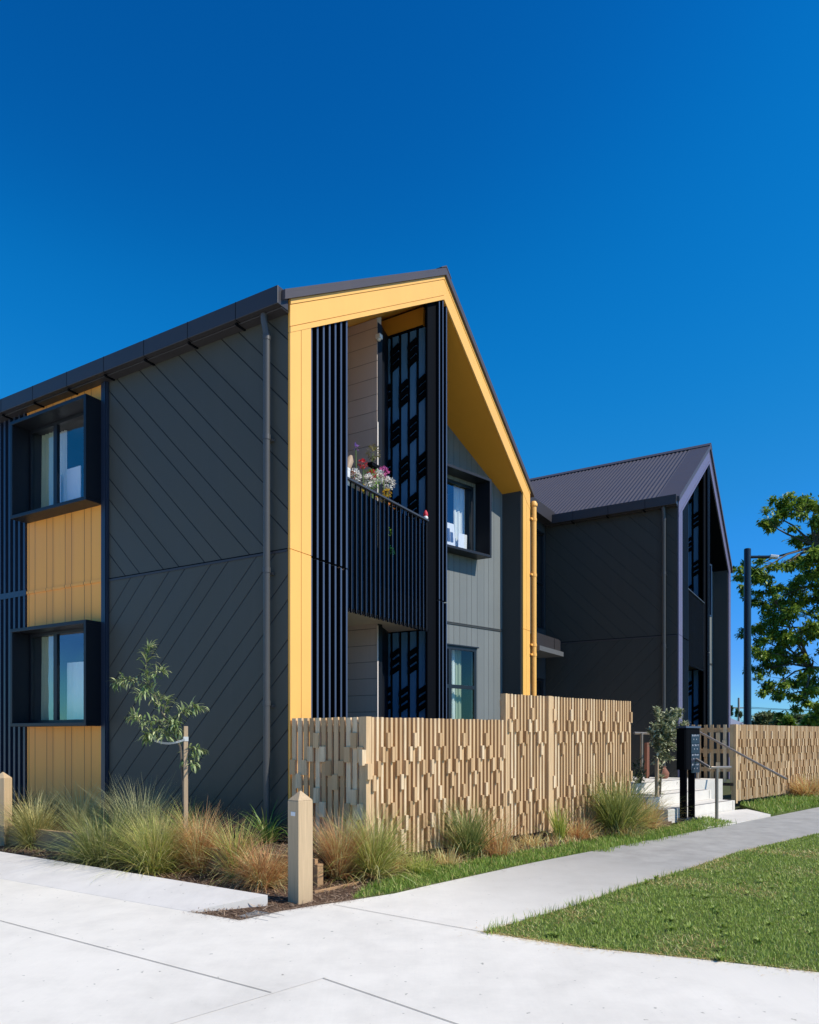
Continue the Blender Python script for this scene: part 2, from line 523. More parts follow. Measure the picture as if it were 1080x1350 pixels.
def curtain_mesh(o, ex, ey, L0, L1, y, z0, z1, amp=.025, waves=5, mat=None, parent=None):
    n = max(8, int(waves * 8))
    mb = MB()
    vs, fs = [], []
    for i in range(n + 1):
        L = L0 + (L1 - L0) * i / n
        for j, z in enumerate((z0, z0 * .5 + z1 * .5, z1)):
            yy = y + amp * math.sin(waves * 2 * math.pi * i / n + .3 * j) * (1 - .25 * j)
            vs.append((o[0] + ex[0] * L + ey[0] * yy, o[1] + ex[1] * L + ey[1] * yy, z))
    for i in range(n):
        for j in range(2):
            fs.append((i * 3 + j, i * 3 + 3 + j, i * 3 + 4 + j, i * 3 + 1 + j))
    mb.add(vs, fs)
    return mb.build('curtain', mat or M['curtain'], parent, smooth=True)


# ------------------------------------------------------------------ the gabled houses
HW, EAVE, RISE = 7.61, 6.46, 2.36
PITCH = RISE / (HW / 2)
FD, CW, BASE, JOINT = .38, .385, .12, 3.58
TH = R(16.8)
QX = (-math.cos(TH), math.sin(TH))           # along the recess wall, right to left
QY = (math.sin(TH), math.cos(TH))            # into the recess wall
RO = (7.19, .407)                            # right end of the recess wall


def zr(t): return EAVE + PITCH * min(t, HW - t)


def slope_box(mb, t0, t1, s0, s1, zlo, zhi, mi=0):
    """box between two roof-parallel surfaces zlo(t), zhi(t)"""
    mb.prism([(t0, s0, zlo(t0)), (t1, s0, zlo(t1)), (t1, s0, zhi(t1)), (t0, s0, zhi(t0))], (0, s1 - s0, 0), mi)


def house(kind):
    A = kind == 'yellow'
    if A:
        loc, ang = (-160 / FPX * 8.35, 8.35, 0), 30.5
        h = empty('gabled_house', loc, R(90 - ang), 'two-storey charcoal gabled house with a bright yellow gable frame and yellow window panels', 'house')
        slen, back = 3.18, 14.0
    else:
        loc, ang = ((893 - 540) / FPX * 15.4, 15.4, 0), 31.6
        h = empty('gabled_house', loc, R(90 - ang), 'all-dark gabled house with corrugated roof, farther back behind the concrete steps', 'house')
        slen, back = 2.95, 16.0
    trim = M['yellow'] if A else M['lav']
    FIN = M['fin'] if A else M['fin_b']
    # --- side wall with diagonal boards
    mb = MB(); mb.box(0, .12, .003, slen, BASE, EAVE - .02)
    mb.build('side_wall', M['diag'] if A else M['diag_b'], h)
    mb = MB(); mb.box(-.009, -.001, .012, slen, JOINT - .03, JOINT - .002)
    mb.box(-.003, -.0005, .012, slen, JOINT - .0015, JOINT + .012, 1)
    mb.build('joint_flashing', [M['gutter'], M['black']], h)
    if A:
        mb = MB(); mb.box(-.03, .12, 3.182, 3.315, BASE, EAVE - .02); mb.box(-.05, -.031, 3.205, 3.23, BASE, EAVE - .03)
        mb.build('corner_board', M['navy'], h)
        o, ex, ey = (0, 0), (0, 1), (1, 0)
        S0, S1 = 3.317, 5.09
        zs = [(1.585, 2.975), (4.66, 6.045)]
        mb = MB()
        wall(mb, o, ex, ey, S0, S1, BASE, lambda L: EAVE - .02, [(3.347, 5.06, a, b) for a, b in zs])
        mb.build('accent_panel', M['yellow_side'], h)
        mb = MB(); mb.box(-.014, -.001, S0, S1, JOINT - .02, JOINT + .02); mb.build('joint_flashing', M['yellow_side'], h)
        for i, (a, b) in enumerate(zs):
            box_frame(h, o, ex, ey, S0, S1 - .005, 1.555 if i == 0 else 4.63, 3.0 if i == 0 else 6.07, .265)
            window(h, o, ex, ey, 3.347, 5.06, a, b, mull=(4.40,), fw=.068, inset=.004)
            room(h, o, ex, ey, 3.381, 5.026, a + .034, b - .034, 1.6, .058)
        # ribbed dark cladding
        mb = MB(); mb.box(.03, .12, 5.092, back, BASE, EAVE - .02)
        k = 5.11
        while k < back - .05:
            mb.box(-.022, .0295, k, k + .05, BASE, JOINT - .04); mb.box(-.022, .0295, k, k + .05, JOINT + .05, EAVE - .02)
            k += .128
        mb.box(-.02, .0295, 5.095, back, JOINT - .038, JOINT + .048)
        mb.build('ribbed_wall', M['navy'], h)
    # other outer walls
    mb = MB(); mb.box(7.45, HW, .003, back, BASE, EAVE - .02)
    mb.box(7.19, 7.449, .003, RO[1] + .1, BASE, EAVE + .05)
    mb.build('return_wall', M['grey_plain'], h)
    mb = MB(); mb.box(.0 if A else .9, HW, back + .003, back + .12, BASE, EAVE - .03)
    mb.prism([(0, back + .003, EAVE - .03), (HW, back + .003, EAVE - .03), (HW / 2, back + .003, zr(HW / 2) - .05)], (0, .117, 0))
    if not A: mb.box(.9, 1.02, slen + .01, back, BASE, EAVE - .02); mb.box(.121, .9, slen - .12, slen, BASE, EAVE - .02)
    mb.build('rear_wall', M['dark'], h)

    # --- gable frame (fascia + corner columns) as separate boards on a backing
    mb = MB()
    top = lambda d: (lambda t: zr(t) - d)
    for t0, t1 in ((0, HW / 2), (HW / 2, HW)):
        slope_box(mb, t0, t1, -.012, .0, top(FD), top(.0), 1)
        for d0, d1, pr in ((.0, .058, .040), (.066, .312, .032), (.320, FD + .004, .036)):
            slope_box(mb, t0, t1, -pr, -.0121, top(d1), top(d0))
    for c0, sgn in ((0, 1), (HW, -1)):
        def X(a): return c0 + sgn * a
        def zt(a): return zr(X(a)) - FD - .006
        for a0, a1 in ((0.0, .195), (.203, CW)):
            for z0, z1 in ((BASE, JOINT - .004), (JOINT + .004, None)):
                pts = [(X(a0), -.012, z0), (X(a1), -.012, z0), (X(a1), -.012, z1 or zt(a1)), (X(a0), -.012, z1 or zt(a0))]
                mb.prism(pts, (0, -.02, 0))
        pts = [(X(0), 0, BASE), (X(CW - .004), 0, BASE), (X(CW - .004), 0, zt(CW)), (X(0), 0, zt(0))]
        mb.prism(pts, (0, -.0119, 0), 1)
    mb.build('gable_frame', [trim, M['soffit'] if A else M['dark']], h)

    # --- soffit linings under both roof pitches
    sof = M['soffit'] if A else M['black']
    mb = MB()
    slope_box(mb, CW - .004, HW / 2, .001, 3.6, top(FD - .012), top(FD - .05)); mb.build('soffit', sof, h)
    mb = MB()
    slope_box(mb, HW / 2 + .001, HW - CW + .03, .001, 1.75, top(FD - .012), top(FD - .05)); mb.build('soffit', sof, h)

    # --- roof
    mb = MB()
    rs = back + .2
    for t0, t1 in ((-.14, HW / 2), (HW / 2, HW + .14)):
        def lo(t): return EAVE + PITCH * min(t, HW - t) + .004
        def hi(t): return lo(t) + .075
        slope_box(mb, t0, t1, -.075, rs, lo, hi)
        def hi2(t): return lo(t) + .112
        def hj(t): return lo(t) + .0755
        slope_box(mb, t0, t1, -.075, .40, hj, hi2)                 # smooth barge flashing
    # corrugated sheets
    n = int((rs - .40) / .10 * 6)
    for t0, t1 in ((-.17, HW / 2), (HW / 2, HW + .17)):
        vs, fs = [], []
        for i in range(n + 1):
            s = .40 + (rs - .40) * i / n
            w = .011 * math.sin(2 * math.pi * i / 6)
            for t in (t0, t1):
                vs.append((t, s, EAVE + PITCH * min(t, HW - t) + .108 + w))
        for i in range(n): fs.append((2 * i, 2 * i + 1, 2 * i + 3, 2 * i + 2))
        mb.add(vs, fs)
    mb.build('roof', M['roof'], h)
    mb = MB()
    zc = EAVE + RISE
    for sg in (-1, 1):
        pts = [(HW / 2, -.08, zc + .125), (HW / 2 + sg * .17, -.08, zc + .125 - .17 * PITCH), (HW / 2 + sg * .17, -.08, zc + .118 + .022 - .17 * PITCH), (HW / 2, -.08, zc + .15)]
        mb.prism(pts, (0, rs + .08, 0))
    mb.build('ridge_cap', M['roof'], h)

    # --- gutter with joints and brackets, down pipe
    mb = MB()
    g1 = back if A else slen - .02
    mb.box(-.205, -.02, -.02, g1, 6.315, 6.52)
    s = .62
    while s < g1 - .2:
        mb.box(-.2075, -.012, s, s + .012, 6.3125, 6.5225, 1)
        mb.box(-.16, -.002, s + .03, s + .06, 6.285, 6.3145, 1)
        s += .80
    mb.box(-.13, -.0, -.01, g1, 6.3, 6.3145)
    mb.build('gutter', [M['gutter'], M['black']], h, bevel=.006)
    mb = MB()
    mb.tube([(-.12, .26, 6.31), (-.12, .26, 6.24), (-.075, .26, 6.10), (-.075, .26, BASE + .1)], .040, 14)
    for z in (6.06, 4.9, 3.35, 1.8): mb.lathe((-.075, .26, z), [(.045, -.03), (.045, .03)], 14)
    for z in (4.86, 3.3, 1.75): mb.box(-.03, 0, .2, .32, z, z + .03)
    mb.build('downpipe', M['pipe'], h, smooth=True)
    if A:
        mb = MB()
        c = (HW + .13, -.06)
        mb.tube([(*c, BASE), (*c, 6.2)], .058, 16)
        mb.lathe((*c, 6.18), [(.075, 0), (.08, .05), (.05, .10), (.01, .11)], 16)
        for z in (5.9, 4.75, 3.3, 3.1): mb.lathe((*c, z), [(.065, -.03), (.065, .03)], 16); mb.box(HW - .02, HW + .10, -.07, -.045, z - .02, z + .02)
        mb.build('downpipe', M['yellow'], h, smooth=True)

    # --- left batten screen
    mb = MB()
    for i in range(7):
        t = .405 + i * .122
        for z0, z1 in ((BASE, JOINT - .012), (JOINT + .012, zr(t) - FD + .02)):
            mb.box(t, t + .040, .0, .085, z0, z1, 1); mb.box(t + .004, t + .036, -.006, -.0005, z0, z1)  # shade on the batten sides painted black; front strip holds the sunlit tone
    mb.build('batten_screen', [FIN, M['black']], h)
    mb = MB(); mb.prism([(.39, .16, BASE), (1.185, .16, BASE), (1.185, .16, zr(1.185) - FD), (.39, .16, zr(.39) - FD)], (0, .04, 0))
    mb.build('screen_backing', M['black'], h)
    # --- central post clad in battens, with the dividing wall behind it
    mb = MB(); mb.prism([(3.655, .03, BASE), (3.92, .03, BASE), (3.92, .03, zr(3.9) - FD - .03), (3.655, .03, zr(3.655) - FD)], (0, .20, 0))
    mb.prism([(3.72, .2305, BASE), (3.90, .2305, BASE), (3.90, .2305, zr(3.9) - FD), (3.72, .2305, zr(3.72) - FD)], (0, 1.2, 0))
    mb.prism([(3.37, .03, BASE), (3.6545, .03, BASE), (3.6545, .03, zr(3.654) - FD), (3.37, .03, zr(3.37) - FD)], (0, .03, 0))
    mb.build('dividing_wall', M['black'], h)
    mb = MB()
    for t in (3.645, 3.765, 3.89):
        for z0, z1 in ((BASE, JOINT - .01), (JOINT + .01, zr(t) - FD - .01)): mb.box(t, t + .034, -.02, .029, z0, z1, 1); mb.box(t + .003, t + .031, -.026, -.0205, z0, z1)  # black body paints the shaded sides, thin front strip the lit edge
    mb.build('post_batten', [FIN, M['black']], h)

    # --- balcony: slab, inner walls, patterned side screen, balustrade
    dk = M['beige'] if A else M['beige_dark']
    mb = MB(); mb.box(1.19, 3.65, .06, 3.5, 3.13, JOINT - .06); mb.build('balcony_slab', M['beige_p'] if A else M['beige_dark'], h)
    bt, bs = 2.75, .565
    mb = MB()
    slope_box(mb, bt, bt + .12, bs, 3.5, lambda t: BASE, top(FD - .005)); mb.build('balcony_wall', dk, h)
    mb = MB(); mb.box(bt - .012, bt + .012, bs - .016, bs - .001, BASE, 3.1); mb.box(bt - .012, bt + .012, bs - .016, bs - .001, 3.65, 6.2); mb.box(bt + .0125, bt + .125, bs - .012, bs - .001, BASE, zr(bt) - FD - .06, 1)
    mb.build('wall_edge_trim', [M['beige_p'] if A else M['grey_plain'], M['box']], h)
    mb = MB()
    d = Vector((3.62 - bt - .03, .90 - bs, 0)); L = d.length; d.normalize()
    wall(mb, (bt + .03, bs), (d.x, d.y), (-d.y, d.x), 0, L, BASE, lambda a: zr(min(bt + .03 + d.x * a, HW / 2)) - FD - .03 - .30 * a / L, (), .08)
    mb.build('balcony_wall', M['box'], h)
    mb = MB(); slope_box(mb, .39, 2.75, 3.51, 3.6, lambda t: BASE, top(FD)); mb.build('balcony_rear_wall', M['dark'], h)
    # side screen: four flat strips with stacked chevron blocks at staggered heights
    mb = MB()
    for i in range(5):
        s0 = .20 + i * .165
        ztop = zr(3.6) - FD - .36
        for z0, z1 in ((BASE, 3.1), (3.6, ztop)):
            mb.box(3.585, 3.622, s0, s0 + .108, z0, z1)
        off = 0 if i % 2 == 0 else .62
        z = .55 + off
        while z < ztop - .3:
            if z + .42 < 3.1 or z > 3.55:
                for k in range(3):
                    zz = z + k * .135
                    mb.prism([(3.535, s0 - .028, zz + .085), (3.535, s0 + .122, zz), (3.535, s0 + .122, zz + .082), (3.535, s0 - .028, zz + .167)], (.049, 0, 0), 1)
            z += 1.24
    for i in range(6):
        s0 = .14 + i * .165
        mb.box(3.59, 3.64, s0 + .01, s0 + .045, BASE, 3.1, 1); mb.box(3.59, 3.64, s0 + .01, s0 + .045, 3.6, zr(3.6) - FD - .36, 1)
    mb.box(3.66, 3.70, .235, 1.0, BASE, zr(3.66) - FD - .36, 1)
    mb.box(3.575, 3.655, .235, 1.0, zr(3.6) - FD - .359, zr(3.6) - FD - .32, 1)
    mb.build('pattern_screen', [M['screenblue'], M['black']], h)
    mb = MB(); mb.box(3.60, 3.70, .235, 1.3, zr(3.6) - FD - .318, zr(3.6) - FD - .02); mb.build('soffit_panel', M['soffit'] if A else M['black'], h)
    # balustrade
    mb = MB()
    nb = 20
    for i in range(nb):
        t = 1.20 + i * (3.345 - 1.20) / (nb - 1)
        mb.box(t - .006, t + .006, .030, .05, 3.04, 4.76, 1); mb.box(t - .004, t + .004, .026, .0295, 3.04, 4.76)  # bar shade painted in black, its lit edge as a paler strip
        mb.box(t - .01, t + .01, -.004, .0015, 3.03, 3.08, 1)
    mb.box(1.18, 3.367, .002, .055, 4.761, 4.785)
    mb.box(1.18, 3.367, .0515, .06, 3.06, 3.098, 1)
    bal = mb.build('balustrade', [M['barsteel'], M['black']], h)
    mb = MB(); mb.box(1.19, 3.367, .0505, .0585, 3.10, 4.70)
    mb.build('glass_panel', M['glassdk'], bal)

    # --- recess wall, parallel to the street
    mb = MB()
    def zt(L):
        t = RO[0] + QX[0] * L
        return zr(t) - FD + .02
    LB0, LB1 = .768, 2.55
    holes = [(.86, 2.40, 4.99, 6.30), (.80, 2.25, 1.0, 3.136)]
    wall(mb, RO, QX, QY, .0, 3.35, BASE, zt, holes)
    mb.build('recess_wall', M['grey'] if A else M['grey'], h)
    mb = MB(); mb.obox(RO, QX, QY, .002, 3.3, -.016, -.001, JOINT - .035, JOINT - .02); mb.obox(RO, QX, QY, .002, 3.3, -.010, -.001, JOINT - .005, JOINT + .008)
    mb.build('joint_flashing', M['grey_plain'], h)
    o2, x2, y2 = RO, QX, QY
    # window hood squares up with the gable, not with the skewed wall
    mb = MB()
    q = lambda L: (RO[0] + QX[0] * L, RO[1] + QX[1] * L)
    a, b = q(LB0), q(LB1)
    fd = .315
    z0, z1 = 4.885, 6.416
    def shear(z_0, z_1, L0, L1, f0=0.0, f1=1.0):
        p, r = q(L0), q(L1)
        pts = [(p[0], p[1] - .001 - fd * f0, z_0), (p[0], p[1] - fd * f1, z_0), (r[0], r[1] - fd * f1, z_0), (r[0], r[1] - .001 - fd * f0, z_0)]
        mb.prism(pts, (0, 0, z_1 - z_0))
    shear(z0, z0 + .05, LB0, LB1); shear(z1 - .05, z1, LB0, LB1)
    shear(z0 + .05, z1 - .05, LB0, LB0 + .05); shear(z0 + .05, z1 - .05, LB1 - .05, LB1)
    mb.build('window_box', M['box'] if A else M['navy'], h, bevel=.004)
    window(h, RO, QX, QY, .86, 2.40, 4.99, 6.30, mull=(1.62,), fw=.05)
    window(h, RO, QX, QY, .80, 2.25, 1.0, 3.136, mull=(1.55,), trans=(2.36,), fw=.07, inset=-.02, gl='glass_dim')
    mb = MB(); mb.obox(RO, QX, QY, .76, 2.28, -.05, -.001, 3.137, 3.16); mb.build('window_head', M['frame'], h)
    room(h, RO, QX, QY, .82, 2.44, 4.95, 6.34); room(h, RO, QX, QY, .76, 2.3, .95, 3.18)
    return h


hA = house('yellow')
hB = house('dark')


def local(h, t, s, z):
    r = h.rotation_euler.z
    c, n = math.cos(r), math.sin(r)
    return (h.location.x + c * t - n * s, h.location.y + n * t + c * s, z)


def child_of_house(h):
    """copy of the house frame for loose things that stand in or on it"""
    return h.location.copy(), h.rotation_euler.z


def loose(mb_or_obj, h, label, cat, group=None):
    mb_or_obj.location = h.location
    mb_or_obj.rotation_euler = (0, 0, h.rotation_euler.z)
    return tag(mb_or_obj, label, cat, group)


# curtains and papers inside the yellow-framed house
o, ex, ey = (0, 0), (0, 1), (1, 0)
loose(curtain_mesh(o, ex, ey, 4.60, 4.95, .14, 4.72, 5.98, .02, 4, M['curtain_g']), hA, 'greenish curtain drawn to the left side of the upper box window', 'curtain')
loose(curtain_mesh(o, ex, ey, 3.42, 3.56, .22, 4.72, 5.98, .02, 2), hA, 'pale curtain edge at the right side of the upper box window', 'curtain')
loose(curtain_mesh(o, ex, ey, 4.62, 4.95, .14, 1.64, 2.92, .02, 4, M['curtain_g']), hA, 'pale green curtain at the left of the lower box window', 'curtain')
mb = MB(); mb.box(.15, .16, 4.02, 4.34, 4.72, 5.36); loose(mb.build('picture_board', M['paper']), hA, 'white board leaning inside the right pane of the upper box window', 'board')
mb = MB(); mb.box(.15, .16, 4.49, 4.60, 4.72, 5.3); loose(mb.build('picture_board', M['paper']), hA, 'narrow white board leaning inside the left pane of the upper box window', 'board')
loose(curtain_mesh(o, ex, ey, 3.46, 4.36, .16, 1.64, 2.50, .015, 7), hA, 'added white half-height sheet imitating the pale reflection in the right pane of the lower box window', 'curtain')  # added sheet; its white stands in for pale sky reflected in the glass
loose(curtain_mesh(o, ex, ey, 4.42, 4.62, .20, 4.72, 5.98, .02, 3), hA, 'white curtain in the middle of the upper box window', 'curtain')
loose(curtain_mesh(RO, QX, QY, .90, 1.22, .2, 4.97, 6.3, .02, 3, M['curtain']), hA, 'pale curtain hanging at the right of the hooded window above the fence', 'curtain')
loose(curtain_mesh(RO, QX, QY, 1.22, 1.50, .16, .98, 3.1, .03, 3), hA, 'white curtain hanging in the middle of the ground-floor window', 'curtain')
loose(curtain_mesh(RO, QX, QY, 1.00, 1.20, .2, .98, 3.1, .03, 2, M['curtain_g']), hA, 'green curtain in the ground-floor window above the low fence', 'curtain')
def paper(L0, L1, z1, lean, label):
    mb = MB()
    def P(L, y, z): return (RO[0] + QX[0] * L + QY[0] * y, RO[1] + QX[1] * L + QY[1] * y, z)
    mb.prism([P(L0, .08, 5.055), P(L1, .08, 5.055), P(L1 + lean, .10, z1), P(L0 + lean, .10, z1)], (QY[0] * .004, QY[1] * .004, 0))
    if lean > 0:
        for k in range(2):
            mb.prism([P(L0 + .06 + k * .09, .074, 5.14), P(L0 + .13 + k * .09, .074, 5.14), P(L0 + .13 + k * .09, .086, 5.33 + .06 * k), P(L0 + .06 + k * .09, .086, 5.33 + .06 * k)], (QY[0] * .004, QY[1] * .004, 0), 1)
    return loose(mb.build('paper_sheet', [M['paper'], M['fin']]), hA, label, 'paper')
paper(1.30, 1.60, 5.50, .02, 'larger white sheet with grey marks standing left in the hooded window')
paper(.98, 1.22, 5.36, -.03, 'smaller blank white sheet leaning right in the hooded window')

# small white lamp under the soffit
mb = MB(); mb.box(2.68, 2.76, .47, .55, 7.44, 7.50); mb.lathe((2.72, .51, 7.41), [(.02, 0), (.03, .01), (.03, .029)], 12)
loose(mb.build('soffit_lamp', M['white']), hA, 'small white lamp under the yellow soffit beside the balcony wall', 'lamp')


# ------------------------------------------------------------------ linking block between the houses
hb = empty('link_building', hB.location, hB.rotation_euler.z, 'low dark linking block with a tall window strip and entry canopy between the two houses', 'building')
mb = MB()
wall(mb, (.88, 2.96), (-1, 0), (0, 1), .0, 2.85, .5, lambda L: 6.34, [(.93, 1.60, 3.9, 6.15), (.95, 1.75, .56, 2.75)], .12)
mb.box(-1.9, .88, 3.09, 8.0, 6.2, 6.33)
mb.build('front_wall', M['dark'], hb)
room(hb, (.88, 2.96), (-1, 0), (0, 1), .90, 1.64, 3.86, 6.19, 1.2)
room(hb, (.88, 2.96), (-1, 0), (0, 1), .90, 1.80, .54, 2.79, 1.2)
window(hb, (.88, 2.96), (-1, 0), (0, 1), .93, 1.60, 3.9, 6.15, trans=(4.95,), fw=.05)
window(hb, (.88, 2.96), (-1, 0), (0, 1), .95, 1.75, .56, 2.75, fw=.06)
mb = MB(); mb.box(-1.95, -.02, 2.72, 2.955, 6.34, 6.62); mb.build('gutter', M['gutter'], hb, bevel=.006)
mb = MB(); mb.box(-1.92, -.42, 2.42, 2.955, 3.30, 3.56); mb.box(-1.922, -.60, 2.412, 2.4195, 3.29, 3.57, 1); mb.box(-.90, -.885, 2.408, 2.4115, 3.30, 3.56, 2)
mb.box(-1.92, -.45, 2.35, 2.94, 3.20, 3.2995, 3)
mb.build('entry_canopy', [M['gutter'], M['gutter'], M['black'], M['beige_dark']], hb)

# ------------------------------------------------------------------ fences
def fence_slats(L, top, base, pitch=.068, w=.031, d=.085, phase=0, rows0=.17, rowh=.155, bl=.17, blocks=True, openw=False, cyc=4):
    mb = MB()
    n = int(L / pitch)
    for i in range(n):
        x = i * pitch + .004
        j = random.uniform(-.004, .004)
        mb.box(x, x + w, 0 + j * .4, d, base + random.uniform(0, .02), top + j)
        if not blocks: continue
        c = (i + phase) % 6
        r = 0
        z = top - rows0
        while z - bl > base + .08:
            rr = r % cyc
            hit = (rr == 0 and c == 3) or (rr == 1 and c in (2, 4)) or (rr == 2 and c in (1, 5)) or (rr == 3 and c == 0)
            if hit:
                mb.box(x - .003 if not openw else x - .006, x + w + (.003 if not openw else .012), (-.030 if not openw else -.026) + j, j * .4 - .001, z - bl, z)
            z -= rowh
            r += 1
    return mb


def fence_rails(L, top, base, par, d=.087, xf=None):
    for z in (base + .22, (top + base) / 2, top - .16):
        mb = MB(); mb.box(0, L, d + .001, d + .05, z, z + .09)
        if xf: mb = xf(mb)
        mb.build('rail', M['fence'], par)


PA = 47.3
PD = unit(PA)
F0 = (-50 / FPX * 7.83, 7.83, 0)
frot = math.atan2(PD[1], PD[0])
LOWT, LOWB, HIT = 1.624, .08, 1.965
f1 = empty('batten_fence', F0, frot, 'low corner fence of upright timber battens in front of the yellow column', 'fence')
fence_slats(2.27, LOWT, LOWB, phase=0).build('slat_panel', M['fence'], f1)
fence_rails(2.27, LOWT, LOWB, f1)
ra = R(90 + 90 - 30.5) - frot        # direction of the return, along the side wall


def rotated(mb, ang, off=(0, 0)):
    c, s = math.cos(ang), math.sin(ang)
    mb.v = [(c * x - s * y + off[0], s * x + c * y + off[1], z) for x, y, z in mb.v]
    return mb


def flip_y(mb):
    mb.v = [(x, -y, z) for x, y, z in mb.v]
    return mb


# the return runs back to the house; its battens face left
rotated(flip_y(fence_slats(1.10, LOWT, LOWB, .085, .056, .03, phase=2, openw=True)), ra, (-.07, .05)).build('slat_panel', M['fence'], f1)
fence_rails(1.10, LOWT, LOWB, f1, .03, lambda m: rotated(flip_y(m), ra, (-.07, .05)))
mb = MB(); mb.box(-.075, -.002, .0, .09, LOWB, LOWT + .004); mb.box(-.09, -.02, -.045, -.001, .95, 1.12); mb.box(-.13, -.076, .0, .06, 1.1, 1.27)
mb.build('post', M['fence'], f1)

f2 = empty('batten_fence', (F0[0] + PD[0] * 2.30, F0[1] + PD[1] * 2.30, 0), frot, 'taller batten fence panels with a flat post, right of the low corner fence', 'fence')
fence_slats(.84, HIT, LOWB + .02, phase=2, cyc=6).build('slat_panel', M['fence'], f2)
mb = fence_slats(2.14, HIT, LOWB + .02, phase=3, cyc=6); rotated(mb, 0, (.96, 0)).build('slat_panel', M['fence'], f2)
fence_rails(3.09, HIT, LOWB, f2)
mb = MB(); mb.box(.845, .935, -.025, .08, LOWB, HIT + .004); mb.build('post', M['fence'], f2)
mb = MB(); mb.box(-.042, -.003, .0, .09, LOWB, HIT + .004); mb.build('post', M['fence'], f2)

FR = (432 / FPX * 15.0, 15.0, 0)
f3 = empty('batten_fence', FR, frot, 'long timber batten fence beyond the concrete steps, running out to the right', 'fence')
fence_slats(2.88, 1.655, .06, phase=1, rows0=.13, rowh=.17, bl=.175).build('slat_panel', M['fence'], f3)
rotated(fence_slats(5.6, 1.655, .06, phase=4, rows0=.13, rowh=.17, bl=.175), 0, (2.99, 0)).build('slat_panel', M['fence'], f3)
fence_rails(8.5, 1.655, .06, f3)
ra2 = R(90 + 90 - 31.6) - frot
rotated(flip_y(fence_slats(1.15, 1.655, .45, .125, .062, .03, phase=1, openw=True, bl=.2)), ra2, (-.08, .05)).build('slat_panel', M['fence'], f3)
fence_rails(1.15, 1.655, .45, f3, .03, lambda m: rotated(flip_y(m), ra2, (-.08, .05)))
mb = MB(); mb.box(-.075, -.003, -.01, .09, .02, 1.66); mb.build('post', M['fence'], f3)
mb = MB(); mb.box(2.885, 2.98, .03, .12, .02, 1.65); mb.build('post', M['fence'], f3)
mb = MB()
mb.box(.0, 1.15, -.03, .03, .38, .44); rotated(mb, ra2, (-.08, .05)).build('base_board', M['soil'], f3)

# ------------------------------------------------------------------ ground, concrete, beds, lawns
def sheet(name, pts, z, mat, th=0.0, kind='structure'):
    mb = MB()
    P = [(p[0], p[1], z) for p in pts]
    if th: mb.prism([(p[0], p[1], z - th) for p in pts], (0, 0, th))
    else: mb.add(P, [tuple(range(len(P)))])
    return tag(mb.build(name, mat), kind=kind)


mb = MB(); S = 1500.0
mb.add([(-S, -S, -.09), (S, -S, -.09), (S, S, -.09), (-S, S, -.09)], [(0, 1, 2, 3)])
tag(mb.build('ground', M['field']), kind='structure')

AD = (-unit(30.5)[1], unit(30.5)[0])        # along the side wall, away
tip = G(637, 1229)
low_edge = [G(762, 1192.6), G(830, 1168.5), G(897, 1149), G(974, 1123), G(1080, 1098.7)]
le = low_edge[-1]
low_far = [(le[0] + PD[0] * k, le[1] + PD[1] * k) for k in (6, 14, 30)]
up_edge = [G(316.6, 1213), G(371, 1201), G(424, 1192.5), G(465, 1186.5), G(520, 1178), G(560, 1168.5), G(704, 1137), G(801, 1118), G(969, 1086), G(1080, 1064)]
ue = up_edge[-1]
up_far = [(ue[0] + PD[0] * k, ue[1] + PD[1] * k) for k in (5, 13, 29)]
lawn_low = [G(700, 1238.5), G(760, 1248), G(900, 1262), G(1080, 1282)]
ll = lawn_low[-1]
lawn_out = [(ll[0] + .93 * k, ll[1] - .36 * k) for k in (2, 6)]
A0 = G(250, 1202)
foldL = [(A0[0] + AD[0] * k, A0[1] + AD[1] * k) for k in (12, 6, 2.5)]
poly = [(-45, -30), (14, -30), (14, -2), lawn_out[-1]] + [lawn_out[0]] + lawn_low[::-1] + [tip] + low_edge + low_far + up_far[::-1] + up_edge[::-1] + [A0] + foldL[::-1] + [(-45, 30)]
mb = MB()
mb.prism([(p[0], p[1], -.10) for p in poly], (0, 0, .10))


def groove(a, b, w=.006, mi=1):
    a, b = Vector(a[:2]), Vector(b[:2])
    d = (b - a).normalized(); n = Vector((-d.y, d.x)) * w
    mb.add([(a.x + n.x, a.y + n.y, .004), (b.x + n.x, b.y + n.y, .004), (b.x - n.x, b.y - n.y, .004), (a.x - n.x, a.y - n.y, .004)], [(0, 1, 2, 3)], mi)


g1a, g1b = G(0, 1214), G(358, 1309)
ext = (g1a[0] + (g1a[0] - g1b[0]) * 1.5, g1a[1] + (g1a[1] - g1b[1]) * 1.5)
groove(ext, g1b, .003)
groove(G(426, 1290), (.95, 2.9), .003)
groove(G(440, 1193), G(637, 1229), .003)
groove(G(220, 1352), G(430, 1289), .002, 2)
tag(mb.build('concrete_forecourt', [M['concrete'], M['joint'], M['joint_f']]), kind='structure')

